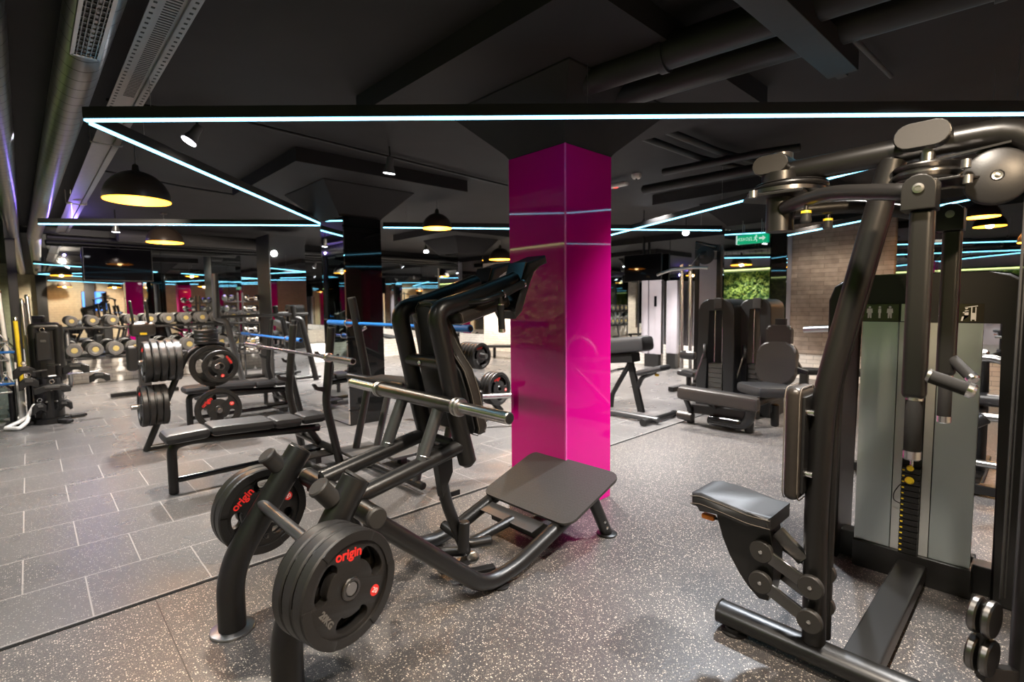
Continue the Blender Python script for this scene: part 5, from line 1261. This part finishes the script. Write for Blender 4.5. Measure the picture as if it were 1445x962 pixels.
MB().tube([(gx, gy - .5, .22), (gx, gy + .42, .22)], .028, 0, 12).build('lower_tube', 'steel', T)
MB().box((gx + .28, gy - .02, .66), (.34, .32, .09), .035, 3).build('seat_pad', 'pad_vinyl', T)
MB().tube([(gx, gy, .56), (gx + .32, gy, .56)], .03, 0, 12).build('seat_arm', 'black_paint', T)
# ---------------- slim tree of chrome dumbbells before the back mirror
c = PY(341, 460, 10.7); c = V((c.x, c.y, 0))
T = thing('dumbbell_tree', 'slim upright tree holding small chrome dumbbells behind the benches', 'dumbbell rack', c)
MB().bar(c + V((-.35, 0, .03)), c + V((.35, 0, .03)), .30, .05, .01).build('tree_base', 'black_paint', T)
for dx in (-.04, .04): MB().bar(c + V((dx, .02, .04)), c + V((dx, .02, 1.66)), .03, .04, .004).build('tree_post', 'grey_paint', T)
proto = None
for k in range(6):
    z = 1.56 - k * .20
    MB().bar(c + V((-.27, .0, z - .075)), c + V((.27, .0, z - .075)), .09, .02, .004).build('tree_shelf', 'grey_paint', T)
    for s_, side in ((-1, 'left'), (1, 'right')):
        lab = f'{ORD[k]} chrome dumbbell from the top, {side} side of the slim dumbbell tree'
        if proto is None:
            proto = o = bpy.data.objects.new('chrome_dumbbell', None); col.objects.link(o)
            MB().cyl((0, -.07, 0), (0, .07, 0), .014, seg=12).build('handle', 'steel', o)
            for q in (-1, 1): MB().lathe([(.03, 0), (.058, .006), (.062, .02), (.062, .06), (.056, .072), (.03, .08), (.002, .081)], (0, q * .055, 0), (0, q, 0), 22).build('head', 'chrome', o)
        else: o = copy_tree(proto)
        tag(o, lab, 'dumbbell', 'chrome dumbbells on the slim tree'); o.location = c + V((s_ * (.17 if k % 2 else .20), -.01, z)); o.rotation_euler = (0, 0, .9 * s_)
# ================================================================ LIGHT
def spot(loc, aim, e, c=(1, .95, .90), ang=110, r=.06, blend=.6):  # added lamps without fixtures, placed to brighten floor and equipment
    l = bpy.data.lights.new('added_spot_light', 'SPOT'); l.energy = e; l.color = c; l.spot_size = math.radians(ang); l.spot_blend = blend; l.shadow_soft_size = r
    o = bpy.data.objects.new('added_spot_light', l); col.objects.link(o); o.location = V(loc)
    o.rotation_euler = V(aim).to_track_quat('-Z', 'Y').to_euler(); return o
S = 3.2
W_, N_, C_l = (1, .86, .70), (1, .95, .90), (.86, .92, 1.0)
for loc, e, c in [((.0, -.3, 2.70), 150, (1, .72, .46)), ((1.2, .3, 2.72), 130, (1, .88, .74)), ((3.3, .3, 2.72), 170, N_), ((.2, 2.2, 2.72), 90, C_l), ((1.1, 4.0, 2.72), 140, W_),
                  ((.0, 5.4, 2.72), 110, C_l), ((1.3, 6.4, 2.70), 210, N_), ((4.4, 4.3, 2.72), 400, N_), ((4.0, 1.7, 2.72), 150, C_l), ((6.0, 3.6, 2.70), 240, N_),
                  ((8.4, 4.8, 2.70), 330, N_), ((8.6, 7.6, 2.70), 330, N_), ((4.8, 8.9, 2.70), 440, N_), ((7.8, 1.4, 2.70), 120, W_), ((1.4, 9.9, 2.65), 250, N_), ((4.9, 11.0, 2.6), 280, N_), ((1.4, 11.3, 2.5), 130, W_), ((8.8, 11.2, 2.6), 300, W_),
                  ((6.2, .2, 2.70), 110, N_)]:
    spot(loc, (0, 0.01, -1), e * S, c)
for loc, e, c in [((1.2, -4.0, 2.7), 160, W_), ((4.4, -3.6, 2.7), 160, W_), ((8, -3.2, 2.7), 160, N_), ((-.2, 1.5, 2.6), 60, N_), ((-.2, 6, 2.6), 60, N_)]:
    spot(loc, (0, .01, -1), e * S, c)
spot((.2, -.9, 2.5), (1.9, 1.35, -.75), 420, (1, .74, .48), 34)  # added warm beam to bring highlights onto the fly machine tubes
spot((.75, 6.5, 2.65), (.15, 2.2, -1), 380, W_, 75)  # added beam to brighten the stone under the dumbbell rack
spot((4.2, 7.6, 2.6), (.1, 1.7, -1), 300, N_, 75)
for loc, aim, e, c in [((1.5, 9.9, 2.6), (0, .55, -1), 420, W_), ((4.6, 9.7, 2.6), (0, .55, -1), 420, N_), ((1.5, -3.0, 2.65), (0, -.8, -1), 900, W_), ((5.5, -3.0, 2.65), (0, -.8, -1), 700, W_), ((8.4, 2.6, 2.65), (.5, 0, -1), 110, W_), ((8.2, 5.8, 2.65), (.4, 0, -1), 170, N_)]:
    spot(loc, aim, e, c)
l = bpy.data.lights.new('violet_light', 'POINT'); l.energy = 12; l.color = (.28, .18, 1); l.shadow_soft_size = .015
o = bpy.data.objects.new('violet_light', l); col.objects.link(o); o.location = (.62, 10.6, 2.5)
w = bpy.data.worlds.new('World'); sc.world = w; w.use_nodes = True
bg = w.node_tree.nodes['Background']; bg.inputs[0].default_value = (.5, .55, .7, 1); bg.inputs[1].default_value = 0.05
# ================================================================ CAMERA
cd = bpy.data.cameras.new('camera'); cd.sensor_width = 36; cd.lens = FPX / 1445 * 36; cd.clip_start = .02; cd.clip_end = 100
cd.dof.use_dof = True; cd.dof.focus_distance = 2.3; cd.dof.aperture_fstop = 2.6
co = bpy.data.objects.new('camera', cd); col.objects.link(co)
co.matrix_world = Matrix.Translation(CAM) @ RC.to_4x4(); sc.camera = co
sc.view_settings.view_transform = 'Standard'; sc.view_settings.look = 'None'; sc.view_settings.gamma = 1; sc.view_settings.use_curve_mapping = False
sc.view_settings.exposure = 0.0
sc.cycles.max_bounces = 8; sc.cycles.glossy_bounces = 5; sc.cycles.diffuse_bounces = 3; sc.cycles.caustics_reflective = False; sc.cycles.caustics_refractive = False
sc.cycles.sample_clamp_indirect = 6.0
